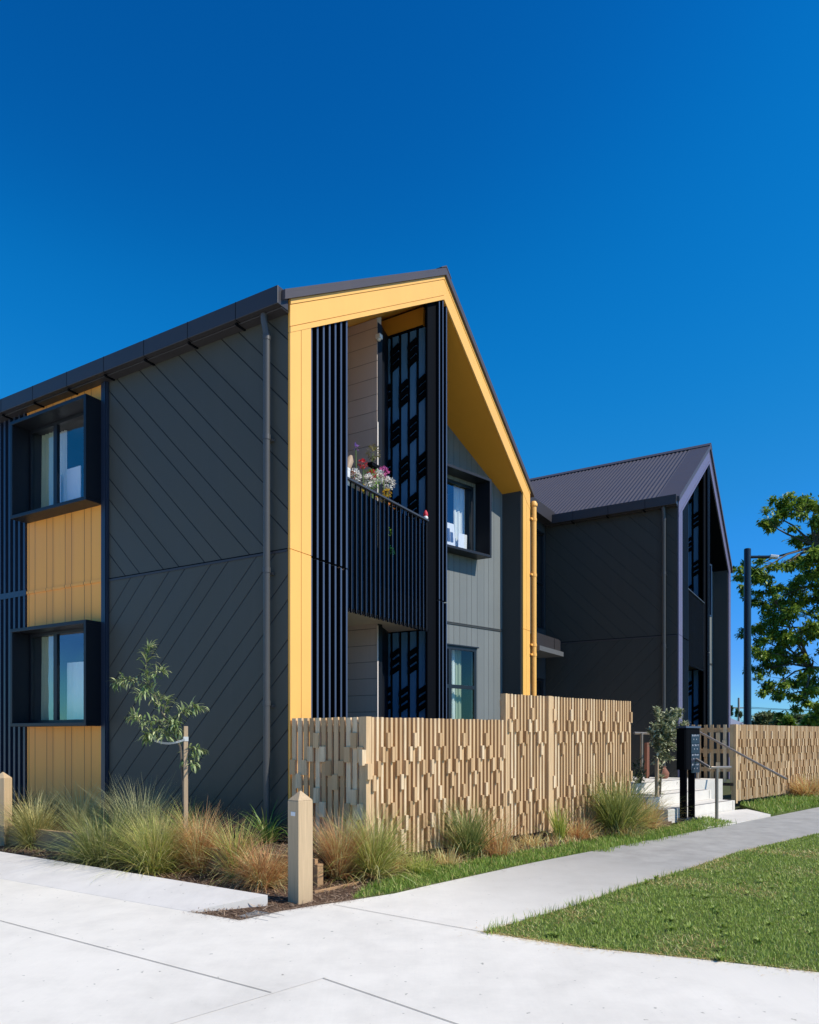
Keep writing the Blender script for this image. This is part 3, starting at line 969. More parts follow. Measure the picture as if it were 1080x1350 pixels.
# slightly ramped driveway slab beside the planting
Bc = G(353, 1180, .078)
Lc = G(0, 1122.6, .078)
far = tuple(Lc[i] + (Lc[i] - Bc[i]) * 1.6 for i in range(2))
mb = MB()
top = [(A0[0], A0[1], .0015), (Bc[0], Bc[1], .078), (Lc[0], Lc[1], .078), (far[0], far[1], .078), (foldL[0][0], foldL[0][1], .0015)]
bot = [(p[0], p[1], -.08) for p in top]
mb.add(top + bot, [(0, 1, 2, 3, 4), (5, 9, 8, 7, 6), (0, 5, 6, 1), (1, 6, 7, 2), (2, 7, 8, 3), (3, 8, 9, 4), (4, 9, 5, 0)])
def on_slab(p):
    # height of the ramp above a plan point
    n = Vector((Bc[0] - A0[0], Bc[1] - A0[1])); e = Vector(AD); n -= e * n.dot(e)
    return .006 + .094 * max(0, min(1, (Vector(p[:2]) - Vector(A0[:2])).dot(n.normalized()) / n.length))
tag(mb.build('driveway_slab', M['slabc']), kind='structure')

# planting bed (mulch level), raised soil behind the sleepers, far turf under the lawns
bed = [Bc, Lc, far, (far[0] + 2, far[1] + 3.2), local(hA, .1, 9, 0), local(hA, .1, 0, 0), (F0[0] + .4, F0[1] + .9)] + \
      [(F0[0] + PD[0] * k - .5, F0[1] + PD[1] * k + .54) for k in (2, 5.5, 9)] + [G(880, 1085), G(700, 1130), G(560, 1152), G(500, 1170), G(465, 1186.5), G(424, 1192.5), G(371, 1201), G(316.6, 1213), A0]
sheet('mulch_bed', bed, -.012, M['mulch'], .07)
sl0, sl1 = (-.90, 6.87), None
sl1 = (sl0[0] + AD[0] * 7.5, sl0[1] + AD[1] * 7.5)
nrm = (-AD[1], AD[0]); nrm = (.5075, .862)
raised = [(sl0[0] + .05 * nrm[0], sl0[1] + .05 * nrm[1]), (sl1[0] + .05 * nrm[0], sl1[1] + .05 * nrm[1]), (sl1[0] + 2 * nrm[0], sl1[1] + 2 * nrm[1]), local(hA, .05, 7, 0), local(hA, .05, .1, 0), (-.72, 7.75)]
sheet('raised_soil', raised, .20, M['soil'], .25)
mb = MB()
rot = math.atan2(AD[1], AD[0])
for i, (a, b, z) in enumerate(((0, 2.4, .245), (2.404, 4.8, .24), (4.804, 7.5, .245))):
    mb.box(a, b, -.05, -.002, -.02, z)
mb.box(-.055, -.003, -.06, .03, -.05, .20)
o = mb.build('sleeper_edge', M['sleeper'], None, bevel=.004); o.location = (sl0[0], sl0[1], 0); o.rotation_euler = (0, 0, rot)
tag(o, 'low timber sleeper edge holding back the planting bed behind the bollard', 'garden edge')
e0, e1 = G(414, 1176, .0), G(474, 1163, .0)
mb = MB()
d = Vector((e1[0] - e0[0], e1[1] - e0[1], 0)); L = d.length
mb.box(0, L, -.015, .015, -.05, .008)
o = mb.build('edging_board', M['sleeper'], None, bevel=.003); o.location = e0; o.rotation_euler = (0, 0, math.atan2(d.y, d.x))
tag(o, 'thin timber edging board lying in the mulch right of the bollard', 'garden edge')

# turf bases
verge = [G(520, 1178), G(465, 1186), G(478, 1172), G(540, 1150), G(640, 1133), G(720, 1118), G(800, 1104), G(880, 1090), G(930, 1078), G(969, 1085.5), G(801, 1118), G(704, 1137), G(560, 1168.5)]
sheet('verge_turf', verge, .0, M['turf'], .06)
verge2 = [G(1016, 1074), G(985, 1064), (FR[0] + .02, FR[1] - .06), (FR[0] + PD[0] * 9, FR[1] + PD[1] * 9 - .06), up_far[1], up_far[0], ue]
sheet('verge_turf', verge2, .001, M['turf'], .06)
lawn = [tip] + low_edge + low_far + [(40, 20), (30, 4)] + lawn_out[::-1] + lawn_low[::-1]
sheet('lawn_turf', lawn, .002, M['turf'], .06)


# ------------------------------------------------------------------ grass
def inside(poly, x, y):
    c = np.zeros(len(x), bool)
    n = len(poly)
    for i in range(n):
        x0, y0 = poly[i][0], poly[i][1]
        x1, y1 = poly[i - 1][0], poly[i - 1][1]
        if y0 == y1: continue
        k = ((y0 > y) != (y1 > y)) & (x < (x1 - x0) * (y - y0) / (y1 - y0) + x0)
        c ^= k
    return c


def strips(base, az, lean, length, droop, width, seg=4):
    """arched tapering blades as separate strips (numpy): returns verts, quads, tris"""
    n = len(az)
    t = np.linspace(0, 1, seg + 1)[None, :]
    hx, hy = np.cos(az)[:, None], np.sin(az)[:, None]
    ang = lean[:, None] + droop[:, None] * t ** 1.3             # angle away from upright, growing to the tip
    ds = length[:, None] / seg
    r = np.concatenate([np.zeros((n, 1)), np.cumsum(np.sin(ang[:, :-1]) * ds, 1)], 1)
    z = np.concatenate([np.zeros((n, 1)), np.cumsum(np.cos(ang[:, :-1]) * ds, 1)], 1)
    cx = base[:, 0:1] + hx * r
    cy = base[:, 1:2] + hy * r
    cz = base[:, 2:3] + z
    w = width[:, None] * (1 - .92 * t ** 1.6)
    tw = rng.uniform(-.9, .9, n)[:, None]
    px, py = -np.sin(az)[:, None], np.cos(az)[:, None]
    ox = px * np.cos(tw) + hx * np.sin(tw); oy = py * np.cos(tw) + hy * np.sin(tw)
    V = np.empty((n, seg + 1, 2, 3))
    V[..., 0, 0] = cx - ox * w; V[..., 0, 1] = cy - oy * w; V[..., 0, 2] = cz
    V[..., 1, 0] = cx + ox * w; V[..., 1, 1] = cy + oy * w; V[..., 1, 2] = cz
    idx = np.arange(n * (seg + 1) * 2).reshape(n, seg + 1, 2)
    q = np.stack([idx[:, :-1, 0], idx[:, :-1, 1], idx[:, 1:, 1], idx[:, 1:, 0]], -1).reshape(-1, 4)
    return V.reshape(-1, 3), q


def turf(name, poly, n, mat, box, hmin=.025, hmax=.06, z=.0, falloff=True, wid=.0029, patchy=.0):
    x0, x1, y0, y1 = box
    k = n * 6
    x = rng.uniform(x0, x1, k); y = rng.uniform(y0, y1, k)
    p = np.ones(k)
    if falloff:
        d = np.hypot(x, y)
        p = np.minimum(1, (y0 + .5) ** 1.6 / d ** 1.6)
    if patchy:
        f = np.sin(x * 2.1 + np.sin(y * 1.7) * 1.4) * np.sin(y * 2.6 + np.cos(x * 1.3)) + .6 * np.sin(x * 5.3 + 1) * np.sin(y * 4.7)
        p = p * np.clip(1 - patchy * np.clip(f + .1, 0, 1), .12, 1)
    keep = inside(poly, x, y) & (rng.uniform(0, 1, k) < p)
    vis = (np.abs(x) < y * .80 + 1.0)
    keep &= vis
    x, y = x[keep][:n], y[keep][:n]
    m = len(x)
    d = np.hypot(x, y)
    base = np.stack([x, y, np.full(m, z)], 1)
    clump = .75 + .5 * (np.sin(x * 7 + 2 * np.sin(y * 5)) * np.sin(y * 8 + x) * .5 + .5)
    L = rng.uniform(hmin, hmax, m) * clump
    wd = wid * (1 + np.clip(d - 5, 0, 14) * .16) * rng.uniform(.6, 1.3, m)
    V, q = strips(base, rng.uniform(0, 2 * np.pi, m), rng.uniform(.05, .9, m), L, rng.uniform(.1, 1.1, m), wd, 2)
    return tag(np_mesh(name, V, q, mat), kind='stuff')


tag(turf('lawn_grass', lawn, 340000, M['lawn'], (.4, 15, 3.3, 17), .016, .038, .002, patchy=.55), 'mown green lawn grass with a few dry patches in the right foreground', 'grass')
def thatch(name, poly, n, box, mat, label, thr=.62):
    x0, x1, y0, y1 = box
    x = rng.uniform(x0, x1, n * 8); y = rng.uniform(y0, y1, n * 8)
    f = np.sin(x * 2.1 + np.sin(y * 1.7) * 1.4) * np.sin(y * 2.6 + np.cos(x * 1.3)) + .6 * np.sin(x * 5.3 + 1) * np.sin(y * 4.7) + rng.normal(0, .3, len(x))
    k = inside(poly, x, y) & (f > thr) & (np.abs(x) < y * .66 + .4)
    x, y = x[k][:n], y[k][:n]; m = len(x)
    V, q = strips(np.stack([x, y, np.full(m, .004)], 1), rng.uniform(0, 6.28, m), rng.uniform(.7, 1.5, m), rng.uniform(.02, .05, m), rng.uniform(-.2, .4, m), rng.uniform(.0015, .003, m) * (1 + .1 * np.clip(y - 5, 0, 9)), 2)
    return tag(np_mesh(name, V, q, mat), label, 'grass', kind='stuff')


thatch('dry_thatch', lawn, 16000, (.4, 9, 3.6, 11), M['g_dry'], 'straw-coloured dry thatch in the worn patches of the lawn')
tag(turf('verge_grass', verge, 42000, M['verge'], (-.6, 6, 5.5, 13), .03, .075, .0, patchy=.25), 'bright green grass strip between the footpath and the batten fence', 'grass')
tag(turf('verge_grass', verge2, 16000, M['verge'], (6, 16, 12.5, 25), .05, .13, .0), 'bright green grass in front of the farther fence', 'grass')


def ragged_edge(name, a, b, n, mat, label, hmax=.12, side=.05):
    """longer untrimmed blades where the mower misses the path edge"""
    t = rng.uniform(0, 1, n) ** 1.2
    x = a[0] + (b[0] - a[0]) * t + rng.normal(0, side, n); y = a[1] + (b[1] - a[1]) * t + rng.normal(0, side, n)
    cl = (np.sin(t * 60) * np.sin(t * 23 + 1) > .0)
    x, y = x[cl], y[cl]
    m = len(x)
    V, q = strips(np.stack([x, y, np.zeros(m)], 1), rng.uniform(0, 6.28, m), rng.uniform(.0, .45, m), rng.uniform(.04, hmax, m), rng.uniform(.1, .7, m), rng.uniform(.002, .0042, m), 3)
    return tag(np_mesh(name, V, q, mat), label, 'grass', kind='stuff')


def inset(p, d): return (p[0] + .679 * d, p[1] - .734 * d)
ragged_edge('edge_grass', inset(tip, .05), inset(low_edge[2], .05), 450, M['verge'], 'taller untrimmed grass blades along the lawn edge of the footpath', .10, .03)
ragged_edge('edge_grass', (G(790, 1122)[0], G(790, 1122)[1]), (G(962, 1086)[0], G(962, 1086)[1]), 1800, M['verge'], 'leafy untrimmed grass along the far footpath edge', .11, .06)

def spill(name, pts, n, mat, label, w=.10):
    P_ = np.array([p[:2] for p in pts]); sgm = rng.integers(0, len(P_) - 1, n); t = rng.uniform(0, 1, n)[:, None]
    xy = P_[sgm] * (1 - t) + P_[sgm + 1] * t + rng.normal(0, 1, (n, 2)) * w * rng.uniform(.1, 1, (n, 1)) ** 2
    V, q = strips(np.concatenate([xy, np.full((n, 1), .006)], 1), rng.uniform(0, 6.28, n), rng.uniform(1.35, 1.57, n), rng.uniform(.012, .04, n), rng.uniform(-.1, .1, n), rng.uniform(.001, .0028, n), 1)
    return tag(np_mesh(name, V, q, mat), label, 'litter', kind='stuff')


spill('grass_clippings', [tip] + lawn_low, 1500, M['g_dry'], 'dry grass clippings scattered along the front edge of the lawn')
spill('grass_clippings', [tip] + low_edge, 1600, M['g_dry'], 'dry grass clippings scattered along the footpath side of the lawn')
spill('leaf_litter', [A0, G(316, 1213), G(371, 1201), G(424, 1192.5), G(465, 1186.5), G(560, 1168.5), G(704, 1137)], 1800, M['chip'], 'bark litter and dry leaves spilled onto the footpath edge', .09)
fbase = [(F0[0] + PD[0] * a + .679 * b, F0[1] + PD[1] * a - .734 * b) for a, b in ((.2, .05), (5.4, .05), (5.4, .55), (2.5, .5), (.6, .6))]
tag(turf('dry_grass', fbase, 2600, M['g_dry'], (-.6, 5, 7, 12.5), .05, .17, .0, falloff=False, wid=.0028), 'straw-coloured dry grass along the foot of the batten fence', 'grass')
# flat weeds in the lawn corner
def rosette(name, x, y, r, label):
    n = 26
    V, q = strips(np.tile([[0, 0, 0.]], (n, 1)), rng.uniform(0, 6.28, n), rng.uniform(.5, 1.1, n), rng.uniform(.5, 1., n) * r, rng.uniform(.2, .6, n), rng.uniform(.006, .011, n), 3)
    o = np_mesh(name, V, q, M['lawn']); o.location = (x, y, .01)
    return tag(o, label, 'weed', 'broad-leaved weeds in the lawn')
for i in range(36):
    for _ in range(50):
        x, y = random.uniform(.8, 4), random.uniform(4.2, 7.5)
        if inside(lawn, np.array([x]), np.array([y]))[0] and x < y * .56: break
    rosette('lawn_weed', x, y, random.uniform(.035, .065), 'small broad-leaved weed growing flat in the lawn')


def clump(u, v, z, wpx, hpx, n, mat, label, lean=.65, droop=1.0, wid=.0022, r0=.4, cat='grass plant', name='grass_clump', extra=None, jit=0.0, group=None):
    y = FPX * (EYE - z) / (v - HV)
    x = (u - CX) / FPX * y
    hgt, rad = hpx / FPX * y, wpx / FPX * y / 2
    rr = rad * r0 * np.sqrt(rng.uniform(0, 1, n)) * .6
    a = rng.uniform(0, 2 * np.pi, n)
    base = np.stack([rr * np.cos(a), rr * np.sin(a), np.zeros(n)], 1)
    az = a + rng.normal(0, .6, n)
    ln = np.abs(rng.normal(0, lean, n)).clip(0, 1.2) * (.35 + .65 * rr / max(rad * r0 * .6, 1e-4))
    tuft = rng.normal(0, .35, 6)                                   # a few leaning bundles, not an even fan
    bi = rng.integers(0, 6, n)
    az = az + tuft[bi]
    ln = np.abs(ln + .25 * tuft[bi])
    Lb = hgt * rng.uniform(.35, 1.2, n) * (1 + .3 * ln) * .94
    dead = rng.uniform(0, 1, n) < .07                               # broken, flopped blades
    ln = np.where(dead, rng.uniform(.9, 1.5, n), ln)
    V, q = strips(base, az, ln, Lb, rng.uniform(.25, 1.9, n) * droop, rng.uniform(.6, 1.35, n) * wid * (1.55 if wid < .0045 else 1), 5)
    o = np_mesh(name, V, q, mat)
    o.location = (x, y, z)
    tag(o, label, cat, group)
    if extra:                              # second foliage tone inside the same plant
        m2, frac = extra
        k = int(n * frac)
        V, q = strips(base[:k], az[:k] + .5, ln[:k] * 1.1, Lb[:k] * .92, rng.uniform(.3, 2.0, k) * droop, rng.uniform(.6, 1.3, k) * wid * (1.5 if wid < .0045 else 1), 5)
        np_mesh('dry_blades', V, q, m2, o)
    return o


clump(46, 1116, .0, 70, 74, 930, M['g_gold'], 'yellow-green grass tussock beside the left bollard', extra=(M['g_green'], .7))
clump(78, 1112, .0, 55, 38, 372, M['g_rust'], 'low rust-red tussock between the left bollard and the big green tussock', droop=1.3, wid=.0018)
clump(106, 1098, .15, 56, 70, 558, M['g_grey'], 'tall thin grey-green tussock against the lower yellow panel', .45, .8, .0018)
clump(138, 1138, .0, 132, 80, 1612, M['g_green'], 'broad dense dark green tussock spilling over the driveway edge', .8, 1.0, .0024, .55, extra=(M['g_grey'], .5))
clump(184, 1120, .05, 96, 92, 1488, M['g_grey'], 'tall feathery grey-green tussock left of the stake, behind the broad one', .5, .8, .0018, .6)
clump(204, 1150, .0, 88, 88, 1054, M['g_lime'], 'pale lime tussock with straw tips directly left of the rust tussocks', .55, 1.0, .0021, .55, extra=(M['g_gold'], .9))
clump(250, 1108, .15, 92, 58, 260, M['g_lime'], 'bright lime strap-leaved tussock at the foot of the stake', .7, .9, .005, .4)
clump(264, 1146, .0, 82, 84, 930, M['g_rust'], 'rust tussock with straw tips under the sapling stake', .5, .9, .0019, .5, extra=(M['g_dry'], .9))
clump(312, 1158, .0, 62, 82, 558, M['g_lime'], 'olive green tussock wedged into the rust one left of the bollard', .5, .9, .0022, .4, extra=(M['g_rust'], .9))
clump(348, 1168, .0, 92, 66, 930, M['g_rust'], 'rusty drooping tussock touching the near bollard on its left', .75, 1.25, .0019, .5, extra=(M['g_dry'], .8))
clump(352, 1112, .2, 92, 56, 90, M['g_strap'], 'arching strap-leaved plant behind the near bollard on its left', .7, 1.3, .010, .3, 'leafy plant', 'strap_leaf_plant')
clump(425, 1110, .2, 60, 46, 38, M['g_strap'], 'sparse strap-leaved plant between the near bollard and the fence', .7, 1.5, .008, .3, 'leafy plant', 'strap_leaf_plant')
clump(448, 1158, .0, 58, 92, 930, M['g_rust'], 'brown rust tussock at the corner of the low fence', .45, .85, .0018, .45, extra=(M['g_dry'], .6))
clump(494, 1156, .0, 70, 98, 806, M['g_lime'], 'green and straw tussock at the low fence corner, right of the brown one', .6, 1.0, .0025, .45, extra=(M['g_gold'], .9))
clump(618, 1128, .02, 86, 76, 744, M['g_green'], 'upright mid-green tussock in front of the low fence', .5, .75, .0028, .45)
clump(655, 1126, .02, 76, 66, 260, M['g_rust'], 'wispy rust tussock at the joint between the low and tall fences', .5, .8, .0018, .7, extra=(M['g_dry'], .6))
clump(520, 1146, .02, 66, 36, 260, M['g_dry'], 'short straw tussock at the foot of the low fence', .7, .9, .0026, .8)
clump(553, 1150, .0, 72, 30, 260, M['g_lime'], 'short bright green tuft in front of the low fence', .7, .7, .003, .8)
clump(590, 1138, .02, 60, 26, 186, M['g_dry'], 'short dry tuft left of the upright green tussock', .8, .9, .0026, .8)
clump(738, 1107, .02, 26, 50, 160, M['g_lime'], 'thin upright green tuft against the tall fence post', .3, .4, .0036, .7)
clump(762, 1104, .02, 62, 32, 198, M['g_rust'], 'low reddish dry tuft right of the tall fence post', .8, .8, .0026, .8, extra=(M['g_dry'], .8))
clump(700, 1114, .02, 52, 20, 200, M['g_dry'], 'short dry tuft under the gap of the tall fence', .8, .8, .0026, .8)
clump(815, 1097, .02, 94, 82, 1116, M['g_green'], 'large rounded green tussock at the end of the tall fence', .65, .8, .0034, .5, extra=(M['g_lime'], .3))
clump(850, 1091, .02, 66, 52, 434, M['g_dry'], 'straw-coloured tussock beside the sapling at the steps', .7, .9, .003, .7, extra=(M['g_rust'], .4))
clump(828, 1102, .0, 80, 22, 210, M['g_dry'], 'low straw fringe in front of the large rounded tussock', .9, .8, .003, .9)
clump(1064, 1050, .0, 84, 34, 620, M['g_dry'], 'dry straw-coloured tussock below the far fence at the right edge', .8, .9, .006, .6, extra=(M['g_rust'], .6))
clump(24, 1092, .1, 60, 52, 130, M['g_shade'], 'dark shaded leafy plant behind the left bollard', .6, .9, .012, .4, 'leafy plant', 'shade_plant')
clump(66, 1090, .15, 62, 46, 150, M['g_shade'], 'dark shaded leafy plant in front of the ribbed wall', .7, 1.0, .010, .4, 'leafy plant', 'shade_plant')
clump(300, 1092, .2, 60, 34, 110, M['g_shade'], 'low shaded leaves against the diagonal boards', .8, 1.0, .010, .5, 'leafy plant', 'shade_plant')
clump(222, 1092, .2, 62, 40, 240, M['g_shade'], 'dim tuft between the sapling stake and the diagonal boards', .7, .8, .006, .5, 'leafy plant', 'shade_plant')


# mulch chips
def chips(name, poly, n, z, label):
    xs = [p[0] for p in poly]; ys = [p[1] for p in poly]
    x = rng.uniform(min(xs), max(xs), n * 6); y = rng.uniform(min(ys), max(ys), n * 6)
    k = inside(poly, x, y) & (np.abs(x) < y * .62) & (y < 13.5)
    x, y = x[k][:n], y[k][:n]
    m = len(x)
    b = np.stack([x, y, np.full(m, z) + rng.uniform(.0, .012, m)], 1)
    V, q = strips(b, rng.uniform(0, 6.28, m), rng.uniform(1.1, 1.6, m), rng.uniform(.02, .08, m), rng.uniform(-.3, .3, m), rng.uniform(.0025, .007, m), 2)
    return tag(np_mesh(name, V, q, M['chip']), label, 'mulch', kind='stuff')
chips('mulch_chips', bed, 26000, -.010, 'loose brown bark chips and dry litter over the planting bed')
chips('soil_litter', raised, 5000, .202, 'bark litter on the raised soil behind the sleepers')

# ------------------------------------------------------------------ bollards
def bollard(u, v, label, rz, shiny=True):
    p = G(u, v)
    o = empty('timber_bollard', (p[0], p[1], 0), rz, label, 'bollard', 'square timber bollards')
    w, h = .077, .865
    mb = MB(); mb.box(-w, w, -w, w, -.08, h)
    b = mb.build('post', M['bollard'], o, bevel=.006)
    mb = MB()
    mb.add([(-w, -w, h + .001), (w, -w, h + .001), (w, w, h + .001), (-w, w, h + .001), (-.006, -.006, h + .08), (.006, -.006, h + .08), (.006, .006, h + .08), (-.006, .006, h + .08)],
           [(0, 1, 5, 4), (1, 2, 6, 5), (2, 3, 7, 6), (3, 0, 4, 7), (4, 5, 6, 7), (3, 2, 1, 0)])
    mb.build('pointed_top', M['bollard'], o, bevel=.003)
    if shiny:
        mb = MB(); mb.box(-w - .004, -w, -.035, .025, h - .13, h - .095); mb.build('marker_plate', M['white'], o)
    return o
bollard(396, 1187, 'near square timber bollard with a pointed top at the driveway corner', R(90 - 45))
bollard(4, 1113, 'farther timber bollard cut off by the left edge of the photo', R(90 - 8), False)

# drain grate in the notch of the footpath
gp = [G(313, 1211.5), G(341, 1200), G(369, 1199), G(372, 1201.5)]
mb = MB()
c0, c1, c2, c3 = [Vector((p[0], p[1], -.004)) for p in (G(300, 1212), G(350, 1198), G(384, 1198), G(330, 1210))]
e1, e2 = (c1 - c0), (c3 - c0)
ux = Vector(AD + (0,)); uy = Vector((.5075, .862, 0))
org = Vector(G(345, 1207)); org.z = -.006
for i in range(11):
    a = -.14 + i * .028
    mb.obox(org, ux, uy, a, a + .012, -.10, .10, -.012, -.002)
for j in (-.10, 0, .09): mb.obox(org, ux, uy, -.15, .165, j, j + .01, -.010, .0005)
tag(mb.build('drain_grate', M['grate']), 'small galvanised drain grate set in the mulch at the driveway corner', 'drain grate')

# ------------------------------------------------------------------ stakes and young trees
def leaf_batch(pts, dirs, length, width, droop=.5, seg=3):
    """narrow leaves at pts pointing along dirs"""
    n = len(pts)
    az = np.arctan2(dirs[:, 1], dirs[:, 0])
    lean = np.arctan2(np.hypot(dirs[:, 0], dirs[:, 1]), dirs[:, 2])
    t = np.linspace(0, 1, seg + 1)
    V, q = strips(np.asarray(pts), az, lean, length, np.full(n, droop) * rng.uniform(.5, 1.5, n), width, seg)
    V = V.reshape(n, seg + 1, 2, 3)
    mid = V.mean(2, keepdims=True)
    prof = np.sin(np.pi * (.12 + .86 * t)) ** .8
    base = (1 - .92 * t ** 1.6)
    V = mid + (V - mid) * (prof / np.maximum(base, .08))[None, :, None, None]
    return V.reshape(-1, 3), q


def grow(name, label, base, limbs, mat, leaf_len, leaf_w, per, droop, spread, trunk_r, cat='young tree'):
    """limbs: list of polylines (world) with radii; leaves sprout along the outer part of every limb"""
    o = empty(name, base, 0, label, cat)
    b = Vector(base)
    mb = MB()
    P, D = [], []
    for pts, r0, r1, dens in limbs:
        pts = [Vector(p) - b for p in pts]
        n = len(pts)
        mb.tube(pts, [r0 + (r1 - r0) * i / (n - 1) for i in range(n)], 7)
        if dens <= 0: continue
        total = sum((pts[i + 1] - pts[i]).length for i in range(n - 1))
        k = max(3, int(total * per * dens))
        for _ in range(k):
            f = random.random() ** .7 * (n - 1)
            i = min(int(f), n - 2)
            p = pts[i].lerp(pts[i + 1], f - i)
            ax = (pts[i + 1] - pts[i]).normalized()
            side = Vector((random.gauss(0, 1), random.gauss(0, 1), random.gauss(0, .6)))
            d = (ax * .6 + side * spread + Vector((0, 0, .1))).normalized()
            P.append(p + side * .008); D.append(d)
    mb.build('trunk', M['bark'], o, smooth=True)
    P, D = np.array([tuple(p) for p in P]), np.array([tuple(d) for d in D])
    n = len(P)
    V, q = leaf_batch(P, D, rng.uniform(.6, 1.2, n) * leaf_len, rng.uniform(.7, 1.2, n) * leaf_w, droop)
    np_mesh('crown', V, q, mat, o)
    return o


Ys = 8.0
def S8(u, v, dy=0): return at(u, v, Ys + dy)
sb = at(244, 1105, Ys)
limbs = [
    ([S8(243, 1108), S8(242, 1040, .02), S8(238, 985, .05), S8(226, 958, .05), S8(214, 940, .03)], .016, .009, .12),
    ([S8(214, 940, .03), S8(208, 925, .02), S8(198, 905, .0), S8(192, 880, .0), S8(195, 862), S8(197, 851)], .008, .002, 1.5),
    ([S8(198, 905), S8(187, 898, .05), S8(172, 897, .05), S8(163, 895), S8(153, 901)], .004, .0015, 1.5),
    ([S8(194, 890), S8(205, 890, -.06), S8(212, 885, -.1), S8(216, 884)], .004, .0015, 1.3),
    ([S8(196, 900), S8(190, 912, -.1), S8(182, 918, -.15)], .004, .0015, 1.2),
    ([S8(200, 908), S8(205, 918, .1), S8(214, 920, .12)], .004, .0015, .9),
    ([S8(222, 952, .05), S8(208, 950, -.05), S8(192, 952, -.1), S8(180, 946, -.1), S8(174, 945)], .005, .0015, 1.7),
    ([S8(220, 955, .05), S8(205, 963, -.1), S8(194, 968, -.15), S8(192, 975)], .005, .0015, 1.6),
    ([S8(216, 942, .03), S8(219, 928, .12), S8(222, 918, .16)], .004, .0015, 1.2),
    ([S8(226, 958, .05), S8(233, 945, -.05), S8(242, 938, -.08), S8(255, 930), S8(262, 933)], .005, .0015, 1.7),
    ([S8(226, 958, .05), S8(224, 948, -.1), S8(232, 956, -.15), S8(238, 966)], .004, .0015, 1.5),
    ([S8(224, 957), S8(215, 966, -.1), S8(219, 972, -.12)], .004, .0015, 1.5),
    ([S8(241, 1000, .03), S8(250, 988, -.02), S8(260, 985, -.05), S8(264, 992)], .004, .0015, 1.6),
    ([S8(241, 1002, .03), S8(250, 1000, -.05), S8(257, 1008, -.05)], .004, .0015, 1.2),
]
grow('sapling', 'young sapling with narrow drooping leaves tied to a stake before the diagonal boards', sb, limbs, M['leaf_sap'], .12, .0105, 125, 1.3, .9, .016)
p = at(245, 1108, Ys - .05)
o = empty('tree_stake', (p[0], p[1], .1), .4, 'pale timber stake with a webbing tie holding the left sapling', 'stake')
mb = MB(); mb.box(-.022, .022, -.022, .022, 0, 1.425); mb.build('post', M['stake'], o, bevel=.003)
mb = MB()
a = Vector(at(204, 977, Ys)); b = Vector(at(244, 976, Ys - .09))
pts = [a.lerp(b, k / 8) + Vector((0, -.02 * math.sin(math.pi * k / 8), -.035 * math.sin(math.pi * k / 8))) for k in range(9)]
ob = Vector((p[0], p[1], .1)); rz = Matrix.Rotation(-.4, 4, 'Z')
for off in (0, .012): mb.tube([rz @ (q - ob + Vector((0, 0, off))) for q in pts], .006, 6)
mb.box(-.026, .026, -.026, .026, 1.26, 1.31)
mb.build('tie', M['clear'], o)

Yt = 12.9
def S12(u, v, dy=0): return at(u, v, Yt + dy)
limbs = []
tb = at(868, 1077, Yt)
limbs.append(([S12(869, 1077), S12(871, 1030), S12(874, 995), S12(876, 970)], .022, .012, .3))
for (u, v, dy) in ((866, 934, 0), (872, 945, .2), (885, 948, -.1), (890, 936, 0), (897, 938, .2), (904, 952, .1), (862, 955, -.2), (857, 962, .1), (858, 982, 0), (868, 990, -.2), (880, 985, .2), (890, 985, -.1), (884, 965, -.25), (893, 958, .1), (876, 955, -.2), (866, 972, .25), (875, 1000, .1), (864, 1005, -.1), (879, 940, .1), (884, 1000, .1), (872, 975, -.3)):
    limbs.append(([S12(874, 992), S12((874 + u) / 2 + random.uniform(-3, 3), (985 + v) / 2, dy * .5), S12(u, v, dy)], .006, .002, 1.2))
grow('sapling', 'bushy silver-green young tree beside the letterbox stand', tb, limbs, M['leaf_silver'], .10, .021, 300, .4, 1.1, .02)
p = G(866, 1076)
mb = MB(); mb.box(-.025, .025, -.025, .025, -.05, 1.02)
o = mb.build('tree_stake', M['stake'], None, bevel=.003); o.location = p; o.rotation_euler = (0, 0, .5)
tag(o, 'pale timber stake right beside the silver-green young tree', 'stake')
p = G(853, 1062)
mb = MB(); mb.box(-.035, .035, -.035, .035, -.05, 1.28)
o = mb.build('tree_stake', M['stake_r'], None, bevel=.003); o.location = p; o.rotation_euler = (0, 0, .5)
tag(o, 'reddish-brown timber stake left of the silver-green young tree', 'stake')
# leafy shrub at the end of the tall fence
Ysb = 13.2
limbs = []
for (u, v) in ((836, 1006), (842, 1002), (848, 1008), (839, 1018), (845, 1022), (834, 1024), (850, 1018)):
    limbs.append(([at(842, 1038, Ysb), at((842 + u) / 2, (1038 + v) / 2, Ysb), at(u, v, Ysb + random.uniform(-.2, .2))], .008, .003, 1.0))
grow('shrub', 'small leafy shrub behind the end of the tall fence', at(842, 1038, Ysb), limbs, M['g_shade'], .09, .016, 70, .3, 1.0, .01, 'shrub')

